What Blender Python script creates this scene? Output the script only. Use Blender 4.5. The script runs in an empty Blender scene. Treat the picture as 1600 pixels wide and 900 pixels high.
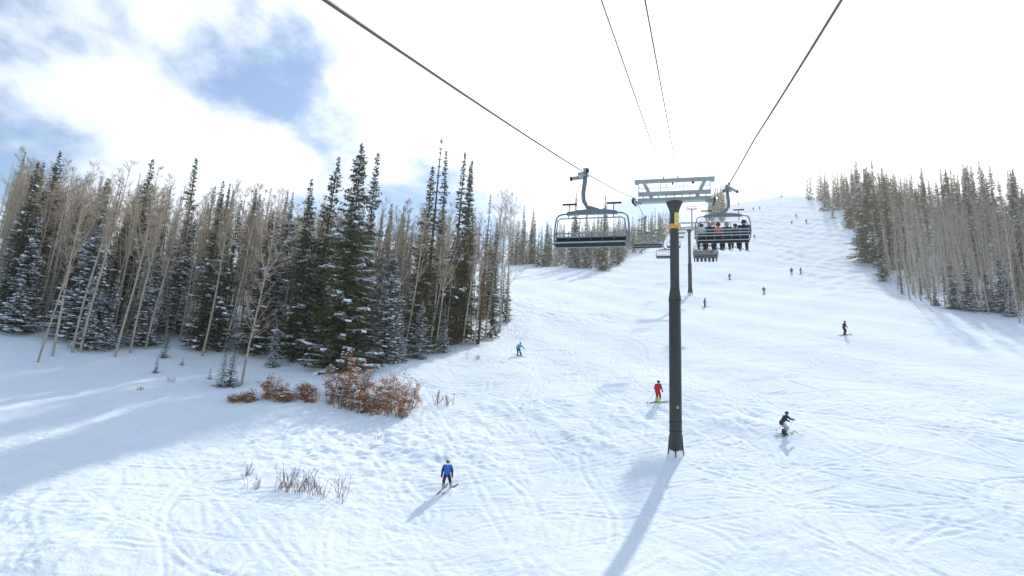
import bpy, bmesh, math, random
import numpy as np
from mathutils import Vector, Matrix, Euler

R = math.radians
scn = bpy.context.scene
col = scn.collection

# ------------------------------------------------------------------ camera
FPX = 1067.0                       # focal length in pixels of the 1600 px wide photograph
YAW, PITCH, ROLL, CAMZ = R(14.4), R(14.0), R(3.0), 16.8
_f = np.array([-math.sin(YAW)*math.cos(PITCH), math.cos(YAW)*math.cos(PITCH), math.sin(PITCH)])
_r = np.array([math.cos(YAW), math.sin(YAW), 0.0])
_u = np.cross(_r, _f)
_r, _u = math.cos(ROLL)*_r + math.sin(ROLL)*_u, -math.sin(ROLL)*_r + math.cos(ROLL)*_u
CAM = np.array([0.0, 0.0, CAMZ])
cam_d = bpy.data.cameras.new('camera')
cam_d.sensor_width = 36.0
cam_d.lens = FPX/1600*36
cam_d.clip_start = 0.1
cam_d.clip_end = 6000
cam = bpy.data.objects.new('camera', cam_d)
col.objects.link(cam)
m = Matrix.Identity(4)
for i in range(3):
    m[i][0], m[i][1], m[i][2], m[i][3] = _r[i], _u[i], -_f[i], CAM[i]
cam.matrix_world = m
scn.camera = cam

# ------------------------------------------------------------------ light and sky
SUN_AZ, SUN_EL = R(9.5), R(38.5)          # azimuth measured from +Y towards +X
SUN = Vector((math.sin(SUN_AZ)*math.cos(SUN_EL), math.cos(SUN_AZ)*math.cos(SUN_EL), math.sin(SUN_EL)))
sun_d = bpy.data.lights.new('sun', 'SUN')
sun_d.energy = 5.0
sun_d.angle = R(1.2)
sun_d.color = (1.0, 0.92, 0.80)
sun = bpy.data.objects.new('sun', sun_d)
sun.rotation_euler = (-SUN).to_track_quat('-Z', 'Y').to_euler()
sun.location = (30, 200, 300)
col.objects.link(sun)

world = bpy.data.worlds.new('World')
scn.world = world
world.use_nodes = True
nt = world.node_tree
nt.nodes.clear()
def N(t, tree=None, **kw):
    n = (tree or nt).nodes.new(t)
    for k, v in kw.items():
        setattr(n, k, v)
    return n
def L(a, b, tree=None):
    (tree or nt).links.new(a, b)
sky = N('ShaderNodeTexSky', sky_type='NISHITA', sun_disc=False, sun_elevation=SUN_EL, sun_rotation=SUN_AZ,
        air_density=1.5, dust_density=0.15, ozone_density=3.5, altitude=1200)
tc = N('ShaderNodeTexCoord')
sep = N('ShaderNodeSeparateXYZ'); L(tc.outputs['Generated'], sep.inputs[0])
zz = N('ShaderNodeMath', operation='MAXIMUM'); L(sep.outputs[2], zz.inputs[0]); zz.inputs[1].default_value = 0.0
za = N('ShaderNodeMath', operation='ADD'); L(zz.outputs[0], za.inputs[0]); za.inputs[1].default_value = 0.28
dx = N('ShaderNodeMath', operation='DIVIDE'); L(sep.outputs[0], dx.inputs[0]); L(za.outputs[0], dx.inputs[1])
dy = N('ShaderNodeMath', operation='DIVIDE'); L(sep.outputs[1], dy.inputs[0]); L(za.outputs[0], dy.inputs[1])
cmb = N('ShaderNodeCombineXYZ'); L(dx.outputs[0], cmb.inputs[0]); L(dy.outputs[0], cmb.inputs[1])
CLOUD_OFF = (4.77, 2.3, 0.0)
mp = N('ShaderNodeMapping'); L(cmb.outputs[0], mp.inputs[0])
mp.inputs['Location'].default_value = CLOUD_OFF
n1 = N('ShaderNodeTexNoise'); n1.inputs['Scale'].default_value = 1.5; n1.inputs['Detail'].default_value = 7
n1.inputs['Roughness'].default_value = 0.58; n1.inputs['Distortion'].default_value = 0.15
L(mp.outputs[0], n1.inputs['Vector'])
sd = N('ShaderNodeVectorMath', operation='DOT_PRODUCT'); L(tc.outputs['Generated'], sd.inputs[0]); sd.inputs[1].default_value = SUN
sdm = N('ShaderNodeMath', operation='MAXIMUM'); L(sd.outputs['Value'], sdm.inputs[0]); sdm.inputs[1].default_value = 0
near = N('ShaderNodeMath', operation='POWER'); L(sdm.outputs[0], near.inputs[0]); near.inputs[1].default_value = 5.0
cov = N('ShaderNodeMath', operation='MULTIPLY_ADD'); L(near.outputs[0], cov.inputs[0]); cov.inputs[1].default_value = 0.20
L(n1.outputs['Fac'], cov.inputs[2])
rmp = N('ShaderNodeMapRange', interpolation_type='SMOOTHSTEP'); L(cov.outputs[0], rmp.inputs[0])
rmp.inputs[1].default_value = 0.475; rmp.inputs[2].default_value = 0.61; rmp.inputs[3].default_value = 0.03
# clouds scatter sunlight forwards: brighter towards the sun
n2 = N('ShaderNodeTexNoise'); n2.inputs['Scale'].default_value = 2.6; n2.inputs['Detail'].default_value = 4
L(mp.outputs[0], n2.inputs['Vector'])
cb = N('ShaderNodeMath', operation='MULTIPLY_ADD'); L(near.outputs[0], cb.inputs[0]); cb.inputs[1].default_value = 4.0; cb.inputs[2].default_value = 6.6
cb2 = N('ShaderNodeMath', operation='MULTIPLY_ADD'); L(n2.outputs['Fac'], cb2.inputs[0]); cb2.inputs[1].default_value = 2.4; L(cb.outputs[0], cb2.inputs[2])
ct = N('ShaderNodeMix', data_type='RGBA'); L(near.outputs[0], ct.inputs['Factor'])          # clouds away from the sun take on the blue of the sky
ct.inputs['A'].default_value = (0.87, 0.955, 1.07, 1); ct.inputs['B'].default_value = (1.0, 0.99, 0.97, 1)
cc = N('ShaderNodeVectorMath', operation='SCALE'); L(ct.outputs['Result'], cc.inputs[0]); L(cb2.outputs[0], cc.inputs['Scale'])
mixs = N('ShaderNodeMix', data_type='RGBA'); L(rmp.outputs[0], mixs.inputs['Factor'])
L(sky.outputs[0], mixs.inputs['A']); L(cc.outputs[0], mixs.inputs['B'])
bg = N('ShaderNodeBackground'); bg.inputs['Strength'].default_value = 0.15
L(mixs.outputs['Result'], bg.inputs['Color'])
wo = N('ShaderNodeOutputWorld'); L(bg.outputs[0], wo.inputs[0])

vs = scn.view_settings
vs.view_transform = 'Standard'; vs.look = 'None'; vs.exposure = -0.1; vs.gamma = 1.0; vs.use_curve_mapping = False
scn.cycles.max_bounces = 6
scn.cycles.diffuse_bounces = 3
scn.cycles.use_denoising = True

# ------------------------------------------------------------------ helpers
def ray(px, py):
    d = _f*FPX + _r*(px-800) - _u*(py-450)
    return d/np.linalg.norm(d)
def depth(p):
    return float((np.asarray(p)-CAM) @ _f)
def ss(a, b, t):
    t = np.clip((t-a)/(b-a), 0, 1)
    return t*t*(3-2*t)
EX = [-120, -70, -25, 7, 16, 32, 60, 110, 200]
EZ = [-5, -3.5, 4, 16.3, 22.3, 28.2, 31.8, 26, 5]
def ground(x, y):
    """height of the snow: a plane rising along the lift, a bank on the left, a steeper upper pitch and its crest"""
    x = np.asarray(x, float); y = np.asarray(y, float)
    d = np.maximum(0, -x-15)
    bank = np.minimum((.08*d+.0009*d*d)*(1-.6*ss(100, 200, y)), 24)
    e = ss(140, 430, y)*np.interp(x, EX, EZ)
    over = np.maximum(y-425, 0)
    b = .355*np.minimum(y, 425) + .02*np.clip(x, 0, 120) + 8*(1-np.exp(-over/23.0)) - .10*over
    und = .28*np.sin(x*.11+y*.05+1.0)*np.sin(y*.09-x*.03) + .16*np.sin(x*.23-y*.17+.6) + .10*np.sin(x*.45+y*.31)
    mog = ss(120, 170, y)*(1-ss(330, 410, y))*ss(22, 34, x)*(.24*np.sin(x*.9+1.6*np.sin(y*.13)+.7*np.sin(x*.21))*np.sin(y*.5+1.5*np.sin(x*.17)+.8*np.sin(y*.09)) + .14*np.sin(x*.53-y*.37)*np.sin(y*.81+x*.2))
    return b+bank+e+und*ss(0, 30, y)+mog
_T = np.concatenate([np.arange(8, 160, .08), np.arange(160, 900, .4)])
def hit(px, py):
    d = ray(px, py)
    P = CAM + _T[:, None]*d
    g = P[:, 2]-ground(P[:, 0], P[:, 1])
    i = int(np.argmax(g < 0))
    return P[i].copy() if g[i] < 0 else P[-1].copy()
def at_y(px, py, y):
    d = ray(px, py)
    return CAM + d*(y/d[1])

class MB:
    """collects faces for ONE mesh object"""
    def __init__(s):
        s.v, s.f, s.m = [], [], []
    def add(s, vs_, fs_, mi=0):
        o = len(s.v)
        s.v.extend([tuple(p) for p in vs_])
        for f in fs_:
            s.f.append(tuple(i+o for i in f)); s.m.append(mi)
    def box(s, c, size, rot=None, mi=0):
        hx, hy, hz = size[0]/2, size[1]/2, size[2]/2
        vv = [Vector((x, y, z)) for x in (-hx, hx) for y in (-hy, hy) for z in (-hz, hz)]
        if rot is not None:
            vv = [rot @ p for p in vv]
        c = Vector(c)
        s.add([p+c for p in vv], [(0, 1, 3, 2), (4, 6, 7, 5), (0, 4, 5, 1), (2, 3, 7, 6), (0, 2, 6, 4), (1, 5, 7, 3)], mi)
    def bar(s, a, b, w, h, mi=0):
        """box beam from a to b; w across, h upwards"""
        a, b = Vector(a), Vector(b)
        q = (b-a).to_track_quat('Y', 'Z').to_matrix()
        s.box((a+b)/2, (w, (b-a).length, h), q, mi)
    def tube(s, pts, rad, n=8, cap=True, mi=0):
        pts = [Vector(p) for p in pts]
        if not hasattr(rad, '__len__'):
            rad = [rad]*len(pts)
        vv, ff = [], []
        ref = None
        for i, p in enumerate(pts):
            t = (pts[min(i+1, len(pts)-1)]-pts[max(i-1, 0)]).normalized()
            if ref is None:
                ref = t.orthogonal().normalized()
            ref = (ref - t*ref.dot(t))
            ref = ref.normalized() if ref.length > 1e-6 else t.orthogonal().normalized()
            b = t.cross(ref)
            for k in range(n):
                a = 2*math.pi*k/n
                vv.append(p + (ref*math.cos(a)+b*math.sin(a))*rad[i])
        for i in range(len(pts)-1):
            for k in range(n):
                ff.append((i*n+k, i*n+(k+1) % n, (i+1)*n+(k+1) % n, (i+1)*n+k))
        if cap:
            ff.append(tuple(range(n-1, -1, -1)))
            ff.append(tuple((len(pts)-1)*n+k for k in range(n)))
        s.add(vv, ff, mi)
    def capsule(s, a, b, ra, rb, n=10):
        a, b = Vector(a), Vector(b)
        t = (b-a).normalized() if (b-a).length > 1e-6 else Vector((0, 0, 1))
        pts = [a-t*ra*.98, a-t*ra*.8, a-t*ra*.4, a, b, b+t*rb*.4, b+t*rb*.8, b+t*rb*.98]
        rad = [ra*.2, ra*.6, ra*.917, ra, rb, rb*.917, rb*.6, rb*.2]
        s.tube(pts, rad, n)
    def mesh(s, name):
        me = bpy.data.meshes.new(name)
        me.from_pydata(s.v, [], s.f)
        if any(s.m):
            me.polygons.foreach_set('material_index', s.m)
        me.update()
        return me
    def build(s, name, mats, parent=None, smooth=False):
        me = s.mesh(name)
        for mt in (mats if isinstance(mats, (list, tuple)) else [mats]):
            me.materials.append(mt)
        if smooth:
            me.polygons.foreach_set('use_smooth', [True]*len(me.polygons))
        return put(name, me, parent)
def put(name, me, parent=None, loc=None, rot=None, mat=None):
    o = bpy.data.objects.new(name, me)
    col.objects.link(o)
    o.parent = parent
    if loc is not None: o.location = loc
    if rot is not None: o.rotation_euler = rot
    if mat is not None and me is not None:
        o.material_slots[0].link = 'OBJECT'; o.material_slots[0].material = mat
    return o
def tag(o, label, cat, group=None):
    o['label'] = label; o['category'] = cat
    if group: o['group'] = group
    return o
def thing(name, label, cat, loc=(0, 0, 0), rz=0.0, group=None):
    o = put(name, None, None, loc, (0, 0, rz))
    o.empty_display_size = .2
    return tag(o, label, cat, group)

def mat(name, c, rough=.6, var=.15, vscale=3.0, metal=0.0, bump=0.0, bscale=20.0, spec=.4, trans=0.0):
    """principled material whose colour wanders a little with noise"""
    mt = bpy.data.materials.new(name)
    mt.use_nodes = True
    t = mt.node_tree
    b = t.nodes['Principled BSDF']
    b.inputs['Roughness'].default_value = rough
    b.inputs['Metallic'].default_value = metal
    b.inputs['Specular IOR Level'].default_value = spec
    tcn = N('ShaderNodeTexCoord', t)
    ns = N('ShaderNodeTexNoise', t); ns.inputs['Scale'].default_value = vscale; ns.inputs['Detail'].default_value = 3
    L(tcn.outputs['Object'], ns.inputs['Vector'], t)
    oi = N('ShaderNodeObjectInfo', t)
    rr = N('ShaderNodeMath', t, operation='MULTIPLY_ADD')
    L(oi.outputs['Random'], rr.inputs[0], t); rr.inputs[1].default_value = var*.8
    L(ns.outputs['Fac'], rr.inputs[2], t)
    mr = N('ShaderNodeMapRange', t); L(rr.outputs[0], mr.inputs[0], t)
    mr.inputs[1].default_value = .3; mr.inputs[2].default_value = .7+var*.8
    mr.inputs[3].default_value = 1-var; mr.inputs[4].default_value = 1+var
    sc = N('ShaderNodeVectorMath', t, operation='SCALE'); sc.inputs[0].default_value = c[:3]
    L(mr.outputs[0], sc.inputs['Scale'], t); L(sc.outputs[0], b.inputs['Base Color'], t)
    if bump:
        nb = N('ShaderNodeTexNoise', t); nb.inputs['Scale'].default_value = bscale; nb.inputs['Detail'].default_value = 3
        L(tcn.outputs['Object'], nb.inputs['Vector'], t)
        bp = N('ShaderNodeBump', t); bp.inputs['Strength'].default_value = bump; bp.inputs['Distance'].default_value = .05
        L(nb.outputs['Fac'], bp.inputs['Height'], t); L(bp.outputs[0], b.inputs['Normal'], t)
    if trans:
        tl = N('ShaderNodeBsdfTranslucent', t); L(sc.outputs[0], tl.inputs[0], t)
        ms = N('ShaderNodeMixShader', t); ms.inputs[0].default_value = trans
        L(b.outputs[0], ms.inputs[1], t); L(tl.outputs[0], ms.inputs[2], t)
        L(ms.outputs[0], t.nodes['Material Output'].inputs['Surface'], t)
    return mt

# ------------------------------------------------------------------ snow slope
def snow_material():
    mt = bpy.data.materials.new('skied_snow'); mt.use_nodes = True
    t = mt.node_tree; b = t.nodes['Principled BSDF']
    b.inputs['Roughness'].default_value = .8
    b.inputs['Specular IOR Level'].default_value = .0
    geo = N('ShaderNodeNewGeometry', t)
    def noise(vec, scale, detail=3, rough=.55):
        n = N('ShaderNodeTexNoise', t); n.inputs['Scale'].default_value = scale
        n.inputs['Detail'].default_value = detail; n.inputs['Roughness'].default_value = rough
        L(vec, n.inputs['Vector'], t); return n
    warp = noise(geo.outputs['Position'], .045, 2)
    ws = N('ShaderNodeVectorMath', t, operation='SCALE'); L(warp.outputs['Color'], ws.inputs[0], t); ws.inputs['Scale'].default_value = 14.0
    wp = N('ShaderNodeVectorMath', t, operation='ADD'); L(geo.outputs['Position'], wp.inputs[0], t); L(ws.outputs[0], wp.inputs[1], t)
    gr = noise(geo.outputs['Position'], 3.5, 4, .65)
    lum = noise(wp.outputs[0], .55, 3, .5)
    a1 = N('ShaderNodeMath', t, operation='MULTIPLY_ADD'); L(gr.outputs['Fac'], a1.inputs[0], t); a1.inputs[1].default_value = .7; a1.inputs[2].default_value = 0.0
    a2 = N('ShaderNodeMath', t, operation='MULTIPLY_ADD'); L(lum.outputs['Fac'], a2.inputs[0], t); a2.inputs[1].default_value = 1.7; L(a1.outputs[0], a2.inputs[2], t)
    bp = N('ShaderNodeBump', t); bp.inputs['Strength'].default_value = 1.0; bp.inputs['Distance'].default_value = .075
    L(a2.outputs[0], bp.inputs['Height'], t); L(bp.outputs[0], b.inputs['Normal'], t)
    tone = noise(geo.outputs['Position'], .2, 3)
    cr = N('ShaderNodeMix', t, data_type='RGBA'); L(tone.outputs['Fac'], cr.inputs['Factor'], t)
    cr.inputs['A'].default_value = (.72, .83, .95, 1); cr.inputs['B'].default_value = (.81, .885, .96, 1)
    L(cr.outputs['Result'], b.inputs['Base Color'], t)
    return mt
M_SNOWFIELD = snow_material()

def steps(segs):
    out = [segs[0][0]]
    for a, b, s0, s1 in segs:
        x = a
        while x < b-1e-6:
            k = (x-a)/(b-a)
            x += s0+(s1-s0)*k
            out.append(min(x, b))
    return np.array(sorted(set(np.round(out, 4))))
ys = steps([(-60, 20, 4, .6), (20, 27, .5, .14), (27, 66, .125, .125), (66, 100, .13, .26), (100, 160, .26, .55), (160, 300, .55, 1.3), (300, 450, 1.3, 2), (450, 800, 3, 30)])
xs_r = steps([(0, 24, .14, .14), (24, 42, .15, .3), (42, 80, .3, 1.0), (80, 220, 1.2, 6), (220, 700, 8, 60)])
xs_l = steps([(0, 36, .14, .14), (36, 60, .15, .3), (60, 110, .3, 1.2), (110, 260, 1.5, 7), (260, 800, 9, 60)])
xs = np.concatenate([-xs_l[:0:-1], xs_r])
rng = np.random.default_rng(5)
def vnoise(x, y, seed):
    g = np.random.default_rng(seed).random((256, 256))
    xi, yi = np.floor(x).astype(int), np.floor(y).astype(int)
    fx, fy = x-xi, y-yi
    fx = fx*fx*(3-2*fx); fy = fy*fy*(3-2*fy)
    def G(i, j): return g[i % 256, j % 256]
    return (G(xi, yi)*(1-fx)+G(xi+1, yi)*fx)*(1-fy)+(G(xi, yi+1)*(1-fx)+G(xi+1, yi+1)*fx)*fy-.5
XX, YY = np.meshgrid(xs, ys)
ZZ = ground(XX, YY)
fine = vnoise(XX*.35, YY*.35, 1)*.17+vnoise(XX*.9+7, YY*.8, 2)*.08+vnoise(XX*2.1, YY*2.3+3, 3)*.05
patch = ss(.05, .22, vnoise(XX*.07+3, YY*.07, 4))
fine = fine*(.55+.9*patch)+vnoise(XX*1.6+YY*.9, YY*.35-XX*.2, 6)*.14*patch
# churned snow and a heaped berm on the near left, as left by turning skiers
churn = np.exp(-(((XX+22)/11)**2+((YY-47)/7)**2))
fine += churn*(vnoise(XX*1.3, YY*1.3, 8)*.30+vnoise(XX*2.9, YY*2.9, 9)*.16)
ZZ = ZZ+fine
# ski tracks: pairs of grooves with a small ridge of pushed snow beside each, crossing one another
groove = np.zeros_like(ZZ); ridge = np.zeros_like(ZZ)
QX, QY, QD = [], [], []
for k in range(460):
    kind_ = rng.random()
    x0 = rng.uniform(-44, 32); y0 = 30+100*rng.random()**1.5
    n = int(rng.uniform(90, 420)); st = .11
    tt = np.arange(n)*st
    if kind_ < .55:      # linked turns downhill
        hh = rng.normal(-math.pi/2-.15, .35)+rng.uniform(.3, .95)*np.sin(tt/rng.uniform(8, 22)*6.28+rng.uniform(0, 6.28))
        dep = rng.uniform(.03, .075)
    elif kind_ < .8:     # straight traverses
        hh = rng.choice([-.45, -.3, -math.pi+.35, -math.pi+.5, -.7])+rng.normal(0, .15)+.12*np.sin(tt/17+rng.uniform(0, 6))
        dep = rng.uniform(.025, .06)
    else:                # one long carved arc
        hh = rng.uniform(-math.pi, 0)+tt/rng.uniform(8, 26)*rng.choice([-1, 1])
        dep = rng.uniform(.035, .08)
    px_ = x0+np.cumsum(np.cos(hh))*st; py_ = y0+np.cumsum(np.sin(hh))*st
    gap = rng.uniform(.13, .34)
    fade = np.minimum(1, np.minimum(np.arange(n), n-np.arange(n))/40.0)
    for sgn in (-1, 1):
        QX.append(px_-np.sin(hh)*gap*sgn); QY.append(py_+np.cos(hh)*gap*sgn); QD.append(dep*fade*rng.uniform(.7, 1.1))
QX, QY, QD = np.concatenate(QX), np.concatenate(QY), np.concatenate(QD)
ok = (QX > -56) & (QX < 40) & (QY > 26) & (QY < 130)
QX, QY, QD = QX[ok], QY[ok], QD[ok]
ix = np.searchsorted(xs, QX); iy = np.searchsorted(ys, QY)
for dj in range(-3, 3):
    for di in range(-3, 3):
        jx, jy = np.clip(ix+di, 0, len(xs)-1), np.clip(iy+dj, 0, len(ys)-1)
        dd = np.hypot(xs[jx]-QX, ys[jy]-QY)
        np.minimum.at(groove, (jy, jx), -1.15*QD*np.exp(-(dd/.10)**2))
        np.maximum.at(ridge, (jy, jx), QD*.55*np.exp(-((dd-.24)/.08)**2))
groove = np.where(groove < -.006, groove, ridge+groove)
ZZ = ZZ+groove
nx, ny = len(xs), len(ys)
me = bpy.data.meshes.new('snow_slope')
co = np.stack([XX, YY, ZZ], -1).reshape(-1, 3).astype(np.float32)
me.vertices.add(nx*ny); me.vertices.foreach_set('co', co.ravel())
ii = (np.arange(ny-1)[:, None]*nx+np.arange(nx-1)[None, :]).ravel()
q = np.stack([ii, ii+1, ii+nx+1, ii+nx], -1).astype(np.int32)
me.loops.add(q.size); me.loops.foreach_set('vertex_index', q.ravel())
me.polygons.add(len(q)); me.polygons.foreach_set('loop_start', np.arange(len(q), dtype=np.int32)*4)
me.polygons.foreach_set('use_smooth', np.ones(len(q), bool))
me.update(calc_edges=True)
me.materials.append(M_SNOWFIELD)
slope = put('snow_slope', me)
slope['kind'] = 'structure'
def surf(x, y):
    ix = int(np.clip(np.searchsorted(xs, x), 1, nx-1)); iy = int(np.clip(np.searchsorted(ys, y), 1, ny-1))
    a = (x-xs[ix-1])/(xs[ix]-xs[ix-1]); b = (y-ys[iy-1])/(ys[iy]-ys[iy-1])
    return float((ZZ[iy-1, ix-1]*(1-a)+ZZ[iy-1, ix]*a)*(1-b)+(ZZ[iy, ix-1]*(1-a)+ZZ[iy, ix]*a)*b)
def foot(px, py):
    p = hit(px, py)
    return Vector((p[0], p[1], surf(p[0], p[1])))


# ------------------------------------------------------------------ chairlift
M_POLE = mat('pole_paint_dark_grey_green', (.036, .045, .049), .55, .3, 1.5, .1, .15, 14)
M_GALV = mat('galvanised_steel', (.36, .42, .43), .45, .15, 4, .5)
M_FRAME = mat('chair_frame_grey_blue', (.16, .21, .235), .42, .12, 4, .4)
M_SLAT = mat('chair_slat_grey', (.36, .41, .45), .5, .15, 5, .2)
M_PAD = mat('seat_pad_charcoal', (.022, .027, .033), .85, .2, 6, spec=.08)
M_RUBBER = mat('black_rubber', (.018, .018, .02), .7, .2, 6)
M_ROPE = mat('steel_rope', (.10, .10, .105), .55, .3, 40, .3)
M_WIRE = mat('thin_cable_brown_grey', (.12, .10, .10), .6, .2, 10)
M_YEL = mat('sign_yellow', (.72, .64, .16), .6, .12, 5)
M_YELMARK = mat('sign_mark_ochre', (.42, .27, .04), .6, .1, 5)
M_ORG = mat('band_orange', (.80, .33, .05), .6, .15, 7)
M_SNOW = mat('loose_snow', (.84, .88, .93), .6, .05, 3, spec=.15)
M_BOLT = mat('dark_bolt', (.03, .03, .035), .5, .2, 8, .5)

def line_x(y):          # the lift line drifts a little to the right above the first tower
    return -.54+.02*max(0, y-48)
TB = foot(1056, 711)                                      # first tower base
TT = Vector(at_y(1053.5, 316, 48.2))                      # where its head meets the crossarm
T2B = foot(1078.5, 461)
T3Y = 345.0
towers = [(TB, TT), (T2B, Vector((T2B.x-.05, T2B.y-.4, T2B.z+14.6))),
          (Vector((line_x(T3Y), T3Y, surf(line_x(T3Y), T3Y))), Vector((line_x(T3Y), T3Y-.3, surf(line_x(T3Y), T3Y)+11.5)))]
GA = 2.82                                                 # half the distance between the two ropes
rope_z = [t[1].z+.62 for t in towers]
rope_y = [t[1].y for t in towers]
def rope_pt(side, y):
    """a point on the haul rope; side -1 is the descending rope on the left"""
    x = line_x(y)+side*GA
    z0 = 36.05 if side < 0 else 35.86
    if y <= rope_y[0]:
        k = max(0, y)/rope_y[0]
        z = z0+(y-rope_y[0])*(.3455 if side < 0 else .314)-4*.32*k*(1-k)
        if side > 0: z -= .42*max(0, 1-abs(y-34.5)/13.5)
    elif y <= rope_y[1]:
        k = (y-rope_y[0])/(rope_y[1]-rope_y[0]); z = z0+(rope_z[1]-z0)*k-4*3.0*k*(1-k)
    else:
        k = (y-rope_y[1])/(rope_y[2]-rope_y[1]); z = rope_z[1]+(rope_z[2]-rope_z[1])*k-4*2.4*k*(1-k)
    return Vector((x, y, z))

def sheaves(root, side, top, small=False):
    """a train of six grooved wheels on a rocker beam, hung off the crossarm end"""
    y0 = top.y
    c = rope_pt(side, y0)
    a, b = rope_pt(side, y0-1.5), rope_pt(side, y0+1.5)
    o = Vector((0, 0, -.30))
    s = MB()
    s.bar(a+o+Vector((.09, 0, 0)), b+o+Vector((.09, 0, 0)), .03, .20)
    s.bar(a+o-Vector((.09, 0, 0)), b+o-Vector((.09, 0, 0)), .03, .20)
    s.box(c+o, (.3, .22, .34)); s.bar(c+o+Vector((0, 0, -.1)), Vector((c.x-side*.55, c.y, top.z-.0)), .18, .18)
    asm = s.build('sheave_assembly', M_GALV, root)
    for k in range(6):
        p = a+(b-a)*((k+.5)/6)+Vector((0, 0, -.235))
        w = MB()
        w.tube([p+Vector((x, 0, 0)) for x in (-.06, -.045, -.015, .015, .045, .06)], [.2, .21, .185, .185, .21, .2], 16)
        w.build('sheave', M_RUBBER, asm, True)
    g = MB()
    g.tube([c+Vector((side*.16, -1.6, -.3-.5)), c+Vector((side*.2, -.6, -.30)), c+Vector((side*.2, .6, .05)), c+Vector((side*.16, 1.6, .3))], .025, 6)
    g.build('rope_catcher', M_GALV, asm)

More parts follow.
